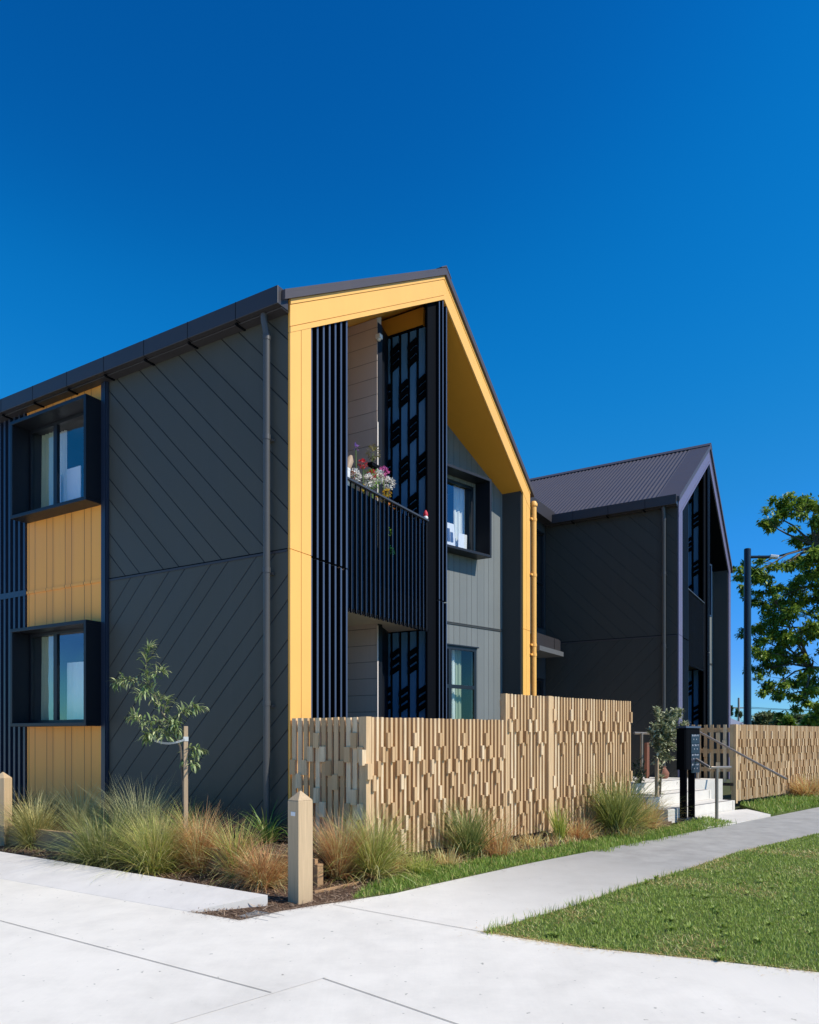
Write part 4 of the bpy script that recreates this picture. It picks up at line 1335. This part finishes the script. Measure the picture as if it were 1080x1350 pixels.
# ------------------------------------------------------------------ steps, landing, handrails
ND = (-.679, .734)
rs = (432 / FPX * 13.8 - .0, 13.8)
rs = ((969 - 540) / FPX * 13.8, 13.8)
st = empty('concrete_steps', (rs[0], rs[1], 0), frot, 'three pale concrete steps rising from the footpath to the landing', 'steps')
RIS = .185
for k, (w, run, nm) in enumerate(((2.6, .45, 'step'), (1.95, .42, 'step'), (2.0, 3.2, 'landing'))):
    y0 = k * .43
    mb = MB()
    x1 = -.06 * k
    mb.box(-w + x1, x1, y0, y0 + run + .003 * k, -.05 if k == 0 else RIS * k + .001, RIS * (k + 1))
    mb.build(nm, M['stepc'], st, bevel=.006)
    mb = MB()
    mb.box(-w + x1 + .01, x1 - .12, y0 + .02, y0 + .065, RIS * (k + 1) + .001, RIS * (k + 1) + .006)
    mb.box(x1 - .10, x1 - .085, y0 - .004, y0 - .0005, .02 + RIS * k, RIS * (k + 1) - .004)
    mb.build('nosing_strip', M['joint'], st)
mb = MB(); mb.box(-2.5, -1.97, .43, 1.6, -.05, .34); mb.build('side_block', M['stepc'], st, bevel=.006)
pad = [G(1016, 1074), G(969, 1086), G(930, 1092), (rs[0] - PD[0] * 1.6 + .03, rs[1] - PD[1] * 1.6 - .03), (rs[0] + .02, rs[1] - .02), G(985, 1067)]
sheet('entry_pad', pad, .006, M['stepc'], .06)
land = [local(hB, -.02, -.9, 0), local(hB, -.02, 2.9, 0), local(hB, -1.95, 2.9, 0), local(hB, -1.95, .0, 0)]
sheet('landing_path', land, .53, M['stepc'], .5)


def rail(name, pts, label, posts=(), r=.024):
    o = empty(name, (pts[0][0], pts[0][1], 0), 0, label, 'handrail')
    b = Vector((pts[0][0], pts[0][1], 0))
    mb = MB(); mb.tube([Vector(p) - b for p in pts], r, 12)
    mb.build('rail', M['steel'], o, smooth=True)
    for q, z0 in posts:
        mb = MB(); q = Vector(q) - b
        mb.tube([(q.x, q.y, z0), (q.x, q.y, q.z)], r * 1.15, 12); mb.lathe((q.x, q.y, z0), [(.06, 0), (.06, .012)], 14)
        mb.build('rail_post', M['steel'], o, smooth=True)
    return o


yp = FPX * EYE / (1082 - HV)
p1 = at(945, 1012, yp)
pe = at(963, 1011.5, yp + .35)
pk = at(936, 1012, yp - .12)
pt_ = at(858, 967, 14.3)
pl = at(836, 966.5, 13.6)
rail('handrail', [pe, p1, pk, at(890, 984, 13.0), pt_, pl], 'steel handrail on two posts along the left side of the steps', [(p1, 0), (at(846, 966.5, 13.85), .53)])
up = at(918, 963, 15.0); lo = at(1037, 1027, 13.76)
rail('handrail', [up, lo], 'sloping steel handrail on the right of the steps, before the far fence', [((up[0] + .02, up[1] - .02, up[2] - .02), .53)])
for dz in (.075,):
    pass
mb = MB(); p = at(873.5, 1024, 14.6)
mb.lathe((p[0], p[1], .53), [(.07, 0), (.12, .06), (.13, .14), (.08, .22), (.06, .25), (.07, .27)], 18)
tag(mb.build('plant_pot', M['stake_r'], smooth=True), 'small round brown pot standing on the landing', 'pot')

# ------------------------------------------------------------------ letterbox stand
yl = FPX * EYE / (1081 - HV)
lp = ((900 - 540) / FPX * yl, yl, 0)
lb = empty('letterbox_stand', lp, frot - R(4), 'tall black letterbox stand on two posts at the foot of the steps', 'letterbox')
mb = MB(); mb.box(0, .03, -.06, .055, 0, 1.55); mb.box(.0301, .036, -.064, -.03, .0, 1.55); mb.build('post', M['black'], lb, bevel=.003)
mb = MB(); mb.box(.26, .29, -.06, .055, 0, .843); mb.build('post', M['black'], lb, bevel=.003)
mb = MB(); mb.box(-.03, .33, -.075, .07, -.01, .03); mb.build('base_plate', M['navy'], lb)
mb = MB(); mb.box(.0362, .44, -.062, .09, .845, 1.55); mb.box(-.02, -.001, -.05, .10, .845, 1.54); bx = mb.build('letterbox_case', M['black'], lb, bevel=.003)
mb = MB(); mb.box(-.025, .45, -.08, .105, 1.552, 1.585); mb.build('case_lid', M['fin'], lb)
mb = MB()
for r_ in range(4):
    z = 1.40 - r_ * .165
    mb.box(.16, .43, -.068, -.0625, z - .115, z + .045, 0)
mb.build('letter_slots', M['navy'], bx)
for r_ in range(4):          # rows of tiny pale characters, too small to read in the photo
    mb = MB()
    z = 1.41 - r_ * .165
    for c_ in range(5):
        x = .18 + c_ * .047
        hgt = random.choice((.022, .026, .03))
        mb.box(x, x + .012, -.0715, -.0685, z, z + hgt); mb.box(x + .014, x + .028, -.0715, -.0685, z + random.choice((0, .01, .02)), z + .028)
    for c_ in range(2):
        x = .22 + c_ * .09 + .02 * (r_ % 2)
        mb.box(x, x + .02, -.0715, -.0685, z - .06, z - .04)
    mb.build('lettering', M['letters'], bx)

# ------------------------------------------------------------------ balcony flowers and ornaments
def sphere_pts(c, r, n): 
    d = rng.normal(size=(n, 3)); d /= np.linalg.norm(d, axis=1)[:, None]
    return np.array(c) + d * r * rng.uniform(.5, 1, (n, 1)), d


petal_m = {}
for nm, c in (('white', (.85, .83, .78)), ('red', (.62, .05, .07)), ('orange', (.75, .28, .03)), ('yellow', (.75, .5, .06)), ('purple', (.42, .25, .62)), ('pink', (.75, .2, .5)), ('tan', (.42, .3, .2)), ('olive', (.25, .22, .08)), ('brownish', (.30, .12, .08)), ('green', (.05, .28, .10)), ('lime', (.22, .42, .04))):
    petal_m[nm] = foliage('petals_' + nm, [(0, scl(c, .65)), (.5, c), (1, scl(c, 1.15))], .2)


def flower(t, s, z0, z1, hr, color, label, cat='flower', n=60, lean=(0, 0), pot=None, petal=(.026, .013)):
    o = empty('flower', local(hA, t, s, z0), hA.rotation_euler.z, label, cat)
    mb = MB(); mb.tube([(0, 0, 0), (lean[0] * .4, lean[1] * .4, (z1 - z0) * .5), (lean[0], lean[1], z1 - z0)], .006, 6)
    mb.build('stem', M['g_strap'], o)
    P, D = sphere_pts((lean[0], lean[1], z1 - z0), hr, n)
    V, q = leaf_batch(P, D, rng.uniform(.6, 1.2, n) * petal[0], rng.uniform(.7, 1.2, n) * petal[1], .4)
    np_mesh('bloom', V, q, petal_m[color], o)
    return o


zf = 3.52
flower(1.215, .12, zf, 5.22, .012, 'pink', 'single pink bud on a thin stem at the left end of the balustrade', n=12, petal=(.05, .013))
flower(1.62, .14, zf, 5.32, .014, 'purple', 'single purple and white bud leaning left above the balcony flowers', n=12, lean=(-.05, 0), petal=(.055, .014))
flower(2.02, .16, zf, 5.40, .09, 'olive', 'dry olive seed head above the red and white flowers', n=110, petal=(.05, .008))
flower(1.52, .12, zf, 4.92, .085, 'white', 'cream bunch of flowers, leftmost on the balustrade', n=200)
flower(1.46, .13, zf, 4.90, .055, 'brownish', 'small wilted brown bloom inside the leftmost cream bunch', n=60)
flower(1.86, .12, zf, 4.96, .085, 'white', 'cream bunch of flowers below the red bloom', n=200)
flower(1.93, .11, zf, 5.06, .06, 'red', 'red bloom among the white balcony flowers', n=80)
flower(2.12, .13, zf, 5.09, .09, 'white', 'upper white bunch of flowers right of the red bloom', n=220)
flower(2.38, .13, zf, 5.08, .10, 'white', 'rightmost white bunch of flowers above the balustrade', n=260)
flower(2.10, .10, zf, 4.76, .075, 'yellow', 'yellow orange bloom peeping over the balustrade', n=80)
flower(1.70, .10, zf, 4.80, .05, 'yellow', 'smaller yellow bloom left of the yellow orange one', n=50)
flower(2.40, .10, zf, 4.75, .06, 'orange', 'orange bloom at the right end of the balcony flowers', n=70)
flower(2.24, .12, zf, 5.20, .07, 'pink', 'pink bloom standing above the white balcony flowers', n=110)
flower(1.76, .15, zf, 5.16, .06, 'red', 'small red bloom standing above the cream bunches', n=90)
flower(2.28, .09, zf, 4.90, .06, 'yellow', 'pale yellow bloom below the rightmost white bunch', n=90)
flower(1.98, .15, zf, 5.02, .12, 'lime', 'leafy green sprigs between the balcony flowers', 'plant', n=150, petal=(.05, .008))
flower(2.30, .10, zf, 4.35, .07, 'lime', 'bright lime green leaves seen between the balustrade bars', 'plant', n=80)
flower(2.32, .10, zf, 4.08, .10, 'green', 'green potted leaves seen between the balustrade bars, below the lime ones', 'plant', n=140)
mb = MB(); mb.lathe((0, 0, 0), [(.07, 0), (.085, .02), (.09, .20)], 16); mb.lathe((0, 0, .2005), [(.092, 0), (.095, .03)], 16)
o = mb.build('flower_pot', M['white'], smooth=True); o.location = local(hA, 1.27, .13, 4.70); tag(o, 'white pot behind the left end of the balustrade', 'flower pot')
mb = MB(); mb.lathe((0, 0, 0), [(.03, 0), (.05, .06), (.055, .22), (.02, .30)], 14)
o = mb.build('scoop', petal_m['tan'], smooth=True); o.location = local(hA, 1.33, .14, 4.90); o.rotation_euler = (0, .45, hA.rotation_euler.z); tag(o, 'tan rounded wooden paddle sticking out of the white pot', 'paddle')
mb = MB(); mb.box(-.09, .09, -.04, .04, 0, .05)
o = mb.build('black_cap', M['black']); o.location = local(hA, 2.03, .16, 5.20); o.rotation_euler = (0, 0, hA.rotation_euler.z); tag(o, 'small black holder under the olive seed head', 'holder')
o = empty('garden_gnome', local(hA, 3.31, .03, 4.787), 0, 'small ornament with a red pointed top at the right end of the balustrade', 'ornament')
mb = MB(); mb.lathe((0, 0, 0), [(.035, 0), (.04, .02), (.032, .04)], 14); mb.build('base', M['white'], o, smooth=True)
mb = MB(); mb.lathe((0, 0, .041), [(.032, 0), (.038, .025), (.03, .06), (.010, .095)], 14); mb.build('top', petal_m['red'], o, smooth=True)

# ------------------------------------------------------------------ street lamp
yl = 22.0
lp = ((985.5 - 540) / FPX * yl, yl, 0)
sl = empty('street_lamp', lp, 0, 'dark blue round street lamp post behind the far fence', 'street lamp')
mb = MB(); mb.tube([(0, 0, 0), (0, 0, 7.1)], [.115, .10], 20); mb.lathe((0, 0, 7.1), [(.10, 0), (.085, .02)], 20); mb.build('post', M['lamp'], sl, smooth=True)
mb = MB(); mb.tube([(.08, -.02, 6.86), (.60, -.12, 6.84)], .045, 12); mb.build('arm', M['lamp'], sl, smooth=True)
mb = MB(); mb.prism([(.58, -.22, 6.81), (.82, -.27, 6.77), (.85, -.07, 6.77), (.61, -.01, 6.81)], (0.02, 0, .09)); mb.build('lamp_head', M['white'], sl, bevel=.02)

# ------------------------------------------------------------------ big tree
YT = 30.0
CL = [(1024, 681, 20), (1048, 671, 22), (1072, 664, 22), (1012, 690, 12), (977, 758, 13), (1000, 754, 20), (1014, 776, 16), (997, 786, 15), (984, 776, 8),
      (1040, 741, 15), (1067, 757, 24), (1032, 786, 20), (1053, 782, 24), (1036, 809, 24), (1009, 823, 22), (996, 839, 19), (1027, 845, 26), (1053, 834, 24),
      (1074, 828, 24), (1000, 860, 17), (1008, 882, 21), (1032, 877, 22), (1021, 905, 18), (1024, 919, 10), (1048, 901, 22), (1070, 902, 22), (1059, 928, 18),
      (1076, 936, 20), (1071, 868, 20), (1078, 720, 22), (1070, 738, 20), (1086, 744, 24), (1064, 712, 15), (1082, 690, 16), (1078, 795, 20)]
CO = [(1100, 670, 26), (1130, 655, 28), (1165, 665, 28), (1110, 720, 28), (1145, 710, 30), (1185, 720, 30), (1210, 760, 32), (1120, 770, 28), (1160, 780, 30), (1100, 830, 26), (1140, 840, 30),
      (1190, 830, 30), (1225, 820, 28), (1110, 900, 26), (1150, 905, 28), (1195, 890, 28), (1090, 945, 20)]
tbase = at(1122, 1010, YT + 1.5)
tbase = (tbase[0], tbase[1], 0)
bt = empty('broadleaf_tree', tbase, 0, 'large spreading green broadleaf tree at the right edge beyond the fence', 'tree')
B = Vector(tbase)
mb = MB()
def T(u, v, dy=0): return Vector(at(u, v, YT + dy)) - B
hub = [T(1122, 900, 1.2), T(1118, 860, 1)]
mb.tube([Vector((0, 0, -.2)), Vector((0, 0, 1.2)), T(1124, 940, 1.4), hub[0], hub[1]], [.34, .28, .25, .22, .18], 10)
nodes = [T(1085, 830, .3), T(1090, 770, .5), T(1070, 880, -.3), T(1075, 720, .2), T(1130, 770, 1), T(1165, 800, 1.5), T(1100, 915, 0)]
for nd in nodes:
    src = hub[1] if nd.z > hub[1].z else hub[0]
    m_ = src.lerp(nd, .5) + Vector((random.uniform(-.2, .2), random.uniform(-.3, .3), .25))
    mb.tube([src, m_, nd], [.14, .11, .07], 8)
PL, DL = [], []
for i, (u, v, r) in enumerate(CL + CO):
    dy = random.uniform(-2.2, 2.2)
    c = T(u, v, dy)
    nd = min(nodes, key=lambda q: (q - c).length)
    m_ = nd.lerp(c, .55) + Vector((random.uniform(-.2, .2), random.uniform(-.2, .2), random.uniform(-.05, .25)))
    mb.tube([nd, m_, c], [.055, .035, .014], 6)
    rad = r * YT / FPX
    for k in range(5):          # twigs inside each clump
        d = Vector((random.gauss(0, 1), random.gauss(0, 1), random.gauss(0, .6))).normalized()
        mb.tube([m_.lerp(c, .5), c + d * rad * .75], [.014, .005], 5)
    n = int(34 * (r / 10) ** 2 * 5.5) + 110
    # sprays: sub-clumps of leaves with gaps between them
    ns = max(4, int(r / 2.2))
    subs = [c + Vector((random.gauss(0, .55), random.gauss(0, .6), random.gauss(0, .42))) * rad * .95 for _ in range(ns)]
    for k in range(n):
        s_ = random.choice(subs)
        p_ = s_ + Vector((random.gauss(0, 1), random.gauss(0, 1), random.gauss(0, .55))) * rad * .17
        d_ = (p_ - c) * .7 + Vector((random.gauss(0, .6), random.gauss(0, .6), random.gauss(-.1, .4)))
        PL.append(tuple(p_)); DL.append(tuple(d_.normalized() if d_.length > 1e-4 else Vector((0, 0, 1))))
mb.build('trunk', M['bark'], bt, smooth=True)
PL, DL = np.array(PL), np.array(DL)
n = len(PL)
V, q = leaf_batch(PL, DL, rng.uniform(.11, .24, n), rng.uniform(.032, .055, n), .7, 2)
np_mesh('crown', V, q, M['leaf_tree'], bt)


# ------------------------------------------------------------------ the distance
def bush(name, u, v, y, wpx, hpx, n, mat, label, cat='tree', lsz=.3, shape='round', trunk=True):
    b = at(u, v, y); b = (b[0], b[1], b[2])
    w, hh = wpx * y / FPX / 2, hpx * y / FPX
    o = empty(name, (b[0], b[1], 0), 0, label, cat)
    zb = max(b[2], 0)
    if trunk:
        mb = MB(); mb.tube([(0, 0, -.1), (0, 0, zb + hh * .5)], [w * .14, w * .06], 7)
        mb.build('trunk', M['bark'], o)
    k = max(5, int(n / 60))
    lob = []
    for _ in range(k):
        a = random.uniform(0, 6.28); zz = random.random()
        rr = w * (1 - zz * .9) if shape == 'cone' else w * math.sqrt(max(.05, 1 - (2 * zz - 1) ** 2))
        rr *= random.uniform(.3, .85)
        lob.append((math.cos(a) * rr, math.sin(a) * rr, zb + hh * zz * .92))
    L = np.array(lob)[rng.integers(0, k, n)]
    sig = w * (.18 if shape == 'cone' else .24)
    P = L + rng.normal(0, 1, (n, 3)) * np.array([sig, sig, hh * .10])
    D = rng.normal(size=(n, 3)); D[:, 2] = np.abs(D[:, 2]) * .7; D /= np.linalg.norm(D, axis=1)[:, None]
    V, q = leaf_batch(P, D, rng.uniform(.6, 1.3, n) * lsz, rng.uniform(.6, 1.2, n) * lsz * .3, .5, 2)
    np_mesh('crown', V, q, mat, o)
    return o


bush('conifer', 964.5, 944, 62, 3.4, 12, 500, M['leaf_cyp'], 'narrow dark conifer left of the far utility pole', lsz=.20, shape='cone')
bush('conifer', 971.5, 945, 64, 3.6, 9, 400, M['leaf_cyp'], 'short dark conifer in front of the far utility pole', lsz=.20, shape='cone')
bush('conifer', 977, 945, 66, 4, 9, 420, M['leaf_far'], 'lighter conifer just right of the far utility pole', lsz=.20, shape='cone')
bush('bushy_tree', 1008, 962, 48, 38, 19, 1800, M['leaf_far'], 'broad olive bush seen over the far fence, right of the lamp post', lsz=.3)
bush('bushy_tree', 1030, 962, 46, 24, 14, 900, M['leaf_far'], 'small olive bush right of the broad one over the far fence', lsz=.3)
bush('bushy_tree', 1040, 964, 40, 16, 16, 900, M['leaf_tree'], 'dark green bush below the spreading tree over the far fence', lsz=.28)
bush('bushy_tree', 1072, 964, 44, 26, 24, 1100, M['leaf_tree'], 'dark bush at the right edge behind the spreading tree', lsz=.3)
bush('bushy_tree', 1014, 951, 120, 30, 10, 900, M['leaf_far'], 'far pale treetop above the broad olive bush', lsz=.8)
bush('bushy_tree', 1032, 952, 130, 26, 8, 700, M['leaf_tree'], 'far dark treetop right of the pale treetop', lsz=.8)
bush('bushy_tree', 1056, 953, 140, 30, 9, 800, M['leaf_far'], 'far treetop behind the dark green bush', lsz=.8)


def far_house(u0, u1, veave, vridge, y, label, roofm):
    x0, x1 = (u0 - CX) / FPX * y, (u1 - CX) / FPX * y
    ze, zt = EYE + (HV - veave) * y / FPX, EYE + (HV - vridge) * y / FPX
    w, dpt = x1 - x0, 8.0
    o = empty('far_house', (x0, y, 0), 0, label, 'house')
    mb = MB(); mb.box(0.3, w - .3, .3, dpt - .3, 0, ze)
    for k in range(2): mb.box(w * (.25 + .4 * k), w * (.25 + .4 * k) + 1.2, .27, .299, ze - 1.5, ze - .4, 1)
    mb.build('wall', [M['farwall'], M['frame']], o)
    mb = MB(); mb.prism([(-.3, 0, ze + .01), (-.3, dpt, ze + .01), (-.3, dpt / 2, zt)], (w + .6, 0, 0)); mb.build('roof', roofm, o)
    return o
far_house(960, 984, 957, 943, 55, 'grey-roofed house seen over the far fence between the dark house and lamp post', M['farroof'])
far_house(1026, 1052, 953.5, 948.5, 150, 'long pale low building far away below the hills', M['farwall'])

yp = 75.0
pp = ((974 - 540) / FPX * yp, yp, 0)
up_ = empty('utility_pole', pp, 0, 'thin pale utility pole with wires far behind the fence', 'utility pole')
mb = MB(); mb.tube([(0, 0, 0), (0, 0, EYE + 50 * yp / FPX)], [.14, .10], 10); mb.build('pole', M['polewood'], up_, smooth=True)
mb = MB(); zc_ = EYE + 36 * yp / FPX; mb.box(-1.1, 1.1, -.06, .06, zc_, zc_ + .12); mb.build('cross_arm', M['polewood'], up_)
for dz, x0 in ((0.15, -1.0), (0.15, 1.0), (-.7, 0)):
    mb = MB()
    pts = []
    for k in range(13):
        f = k / 12
        pts.append((x0 + f * 34, f * 6, zc_ + dz - 1.2 * 4 * f * (1 - f) * .6 + f * .9))
    mb.tube(pts, .022, 5); mb.build('wire', M['black'], up_)

# hills
mb = MB()
vs, fs = [], []
nx = 140
for i in range(nx + 1):
    a = R(-75 + 150 * i / nx)
    for j, (d, k) in enumerate(((420, 0), (620, 1), (900, .4))):
        hgt = (9 + 7 * math.sin(i * .21 + 1) + 5 * math.sin(i * .53) + 2.0 * math.sin(i * 1.9)) * k
        vs.append((math.sin(a) * d, math.cos(a) * d, -1 + max(0, hgt)))
for i in range(nx):
    for j in range(2): fs.append((i * 3 + j, i * 3 + 3 + j, i * 3 + 4 + j, i * 3 + 1 + j))
mb.add(vs, fs)
tag(mb.build('hills', M['hill'], smooth=True), kind='structure')

# ------------------------------------------------------------------ light, sky, camera
SUN_EL, SUN_XY = R(45), (.928, -.373)
az = math.atan2(SUN_XY[0], SUN_XY[1])
sun = bpy.data.lights.new('sun', 'SUN'); sun.energy = 5.0; sun.angle = R(.53); sun.color = (1, .945, .86)
so = bpy.data.objects.new('sun', sun); COL.objects.link(so)
dvec = Vector((SUN_XY[0] * math.cos(SUN_EL), SUN_XY[1] * math.cos(SUN_EL), math.sin(SUN_EL)))
so.rotation_euler = dvec.to_track_quat('Z', 'Y').to_euler()
so.location = (20, -8, 25)

w = bpy.data.worlds.new('World'); sc.world = w; w.use_nodes = True
nt = w.node_tree
bg = nt.nodes['Background']
sky = nt.nodes.new('ShaderNodeTexSky'); sky.sky_type = 'NISHITA'; sky.sun_disc = False
sky.sun_elevation = SUN_EL; sky.sun_rotation = az
sky.altitude = 300; sky.air_density = 1.0; sky.dust_density = .12; sky.ozone_density = 4.0
STR = .135
hs = nt.nodes.new('ShaderNodeHueSaturation'); hs.inputs['Saturation'].default_value = 1.28; hs.inputs['Hue'].default_value = .496
pre = nt.nodes.new('ShaderNodeMix'); pre.data_type = 'RGBA'; pre.blend_type = 'MULTIPLY'; pre.inputs[0].default_value = 1
pre.inputs[7].default_value = (.40 * STR, 1.0 * STR, 1.13 * STR, 1)
cv = nt.nodes.new('ShaderNodeRGBCurve')            # a polarised, saturated clear-day blue
pts = [[(0, 0), (.012, .0015), (.032, .020), (.23, .19), (1, .8)],
       [(0, 0), (.125, .098), (.175, .180), (.29, .265), (.72, .46), (1, .8)],
       [(0, 0), (.38, .385), (.49, .56), (.69, .71), (.75, .80), (1, 1)]]
for c, pp_ in zip(cv.mapping.curves, pts):
    while len(c.points) < len(pp_): c.points.new(.5, .5)
    for q_, (a_, b_) in zip(c.points, pp_): q_.location = (a_, b_); q_.handle_type = 'AUTO_CLAMPED'
cv.mapping.update()
post = nt.nodes.new('ShaderNodeMix'); post.data_type = 'RGBA'; post.blend_type = 'MULTIPLY'; post.inputs[0].default_value = 1; post.clamp_result = False
post.inputs[7].default_value = (1 / STR, 1 / STR, 1 / STR, 1)
nt.links.new(sky.outputs[0], hs.inputs['Color']); nt.links.new(hs.outputs[0], pre.inputs[6]); nt.links.new(pre.outputs[2], cv.inputs['Color'])
nt.links.new(cv.outputs[0], post.inputs[6]); nt.links.new(post.outputs[2], bg.inputs['Color'])
bg.inputs['Strength'].default_value = .135

cam = bpy.data.cameras.new('camera')
cam.sensor_fit = 'VERTICAL'; cam.sensor_height = 36; cam.sensor_width = 36 * .8
cam.lens = FPX / 1350 * 36
cam.shift_y = (HV - 675) / 1350
cam.clip_start = .1; cam.clip_end = 4000
co = bpy.data.objects.new('camera', cam); COL.objects.link(co)
co.location = (0, 0, EYE); co.rotation_euler = (R(90), 0, 0)
sc.camera = co

sc.view_settings.view_transform = 'Standard'
sc.view_settings.look = 'None'
sc.view_settings.exposure = 0
sc.view_settings.gamma = 1
sc.cycles.max_bounces = 8
sc.cycles.transparent_max_bounces = 12
sc.cycles.use_denoising = True
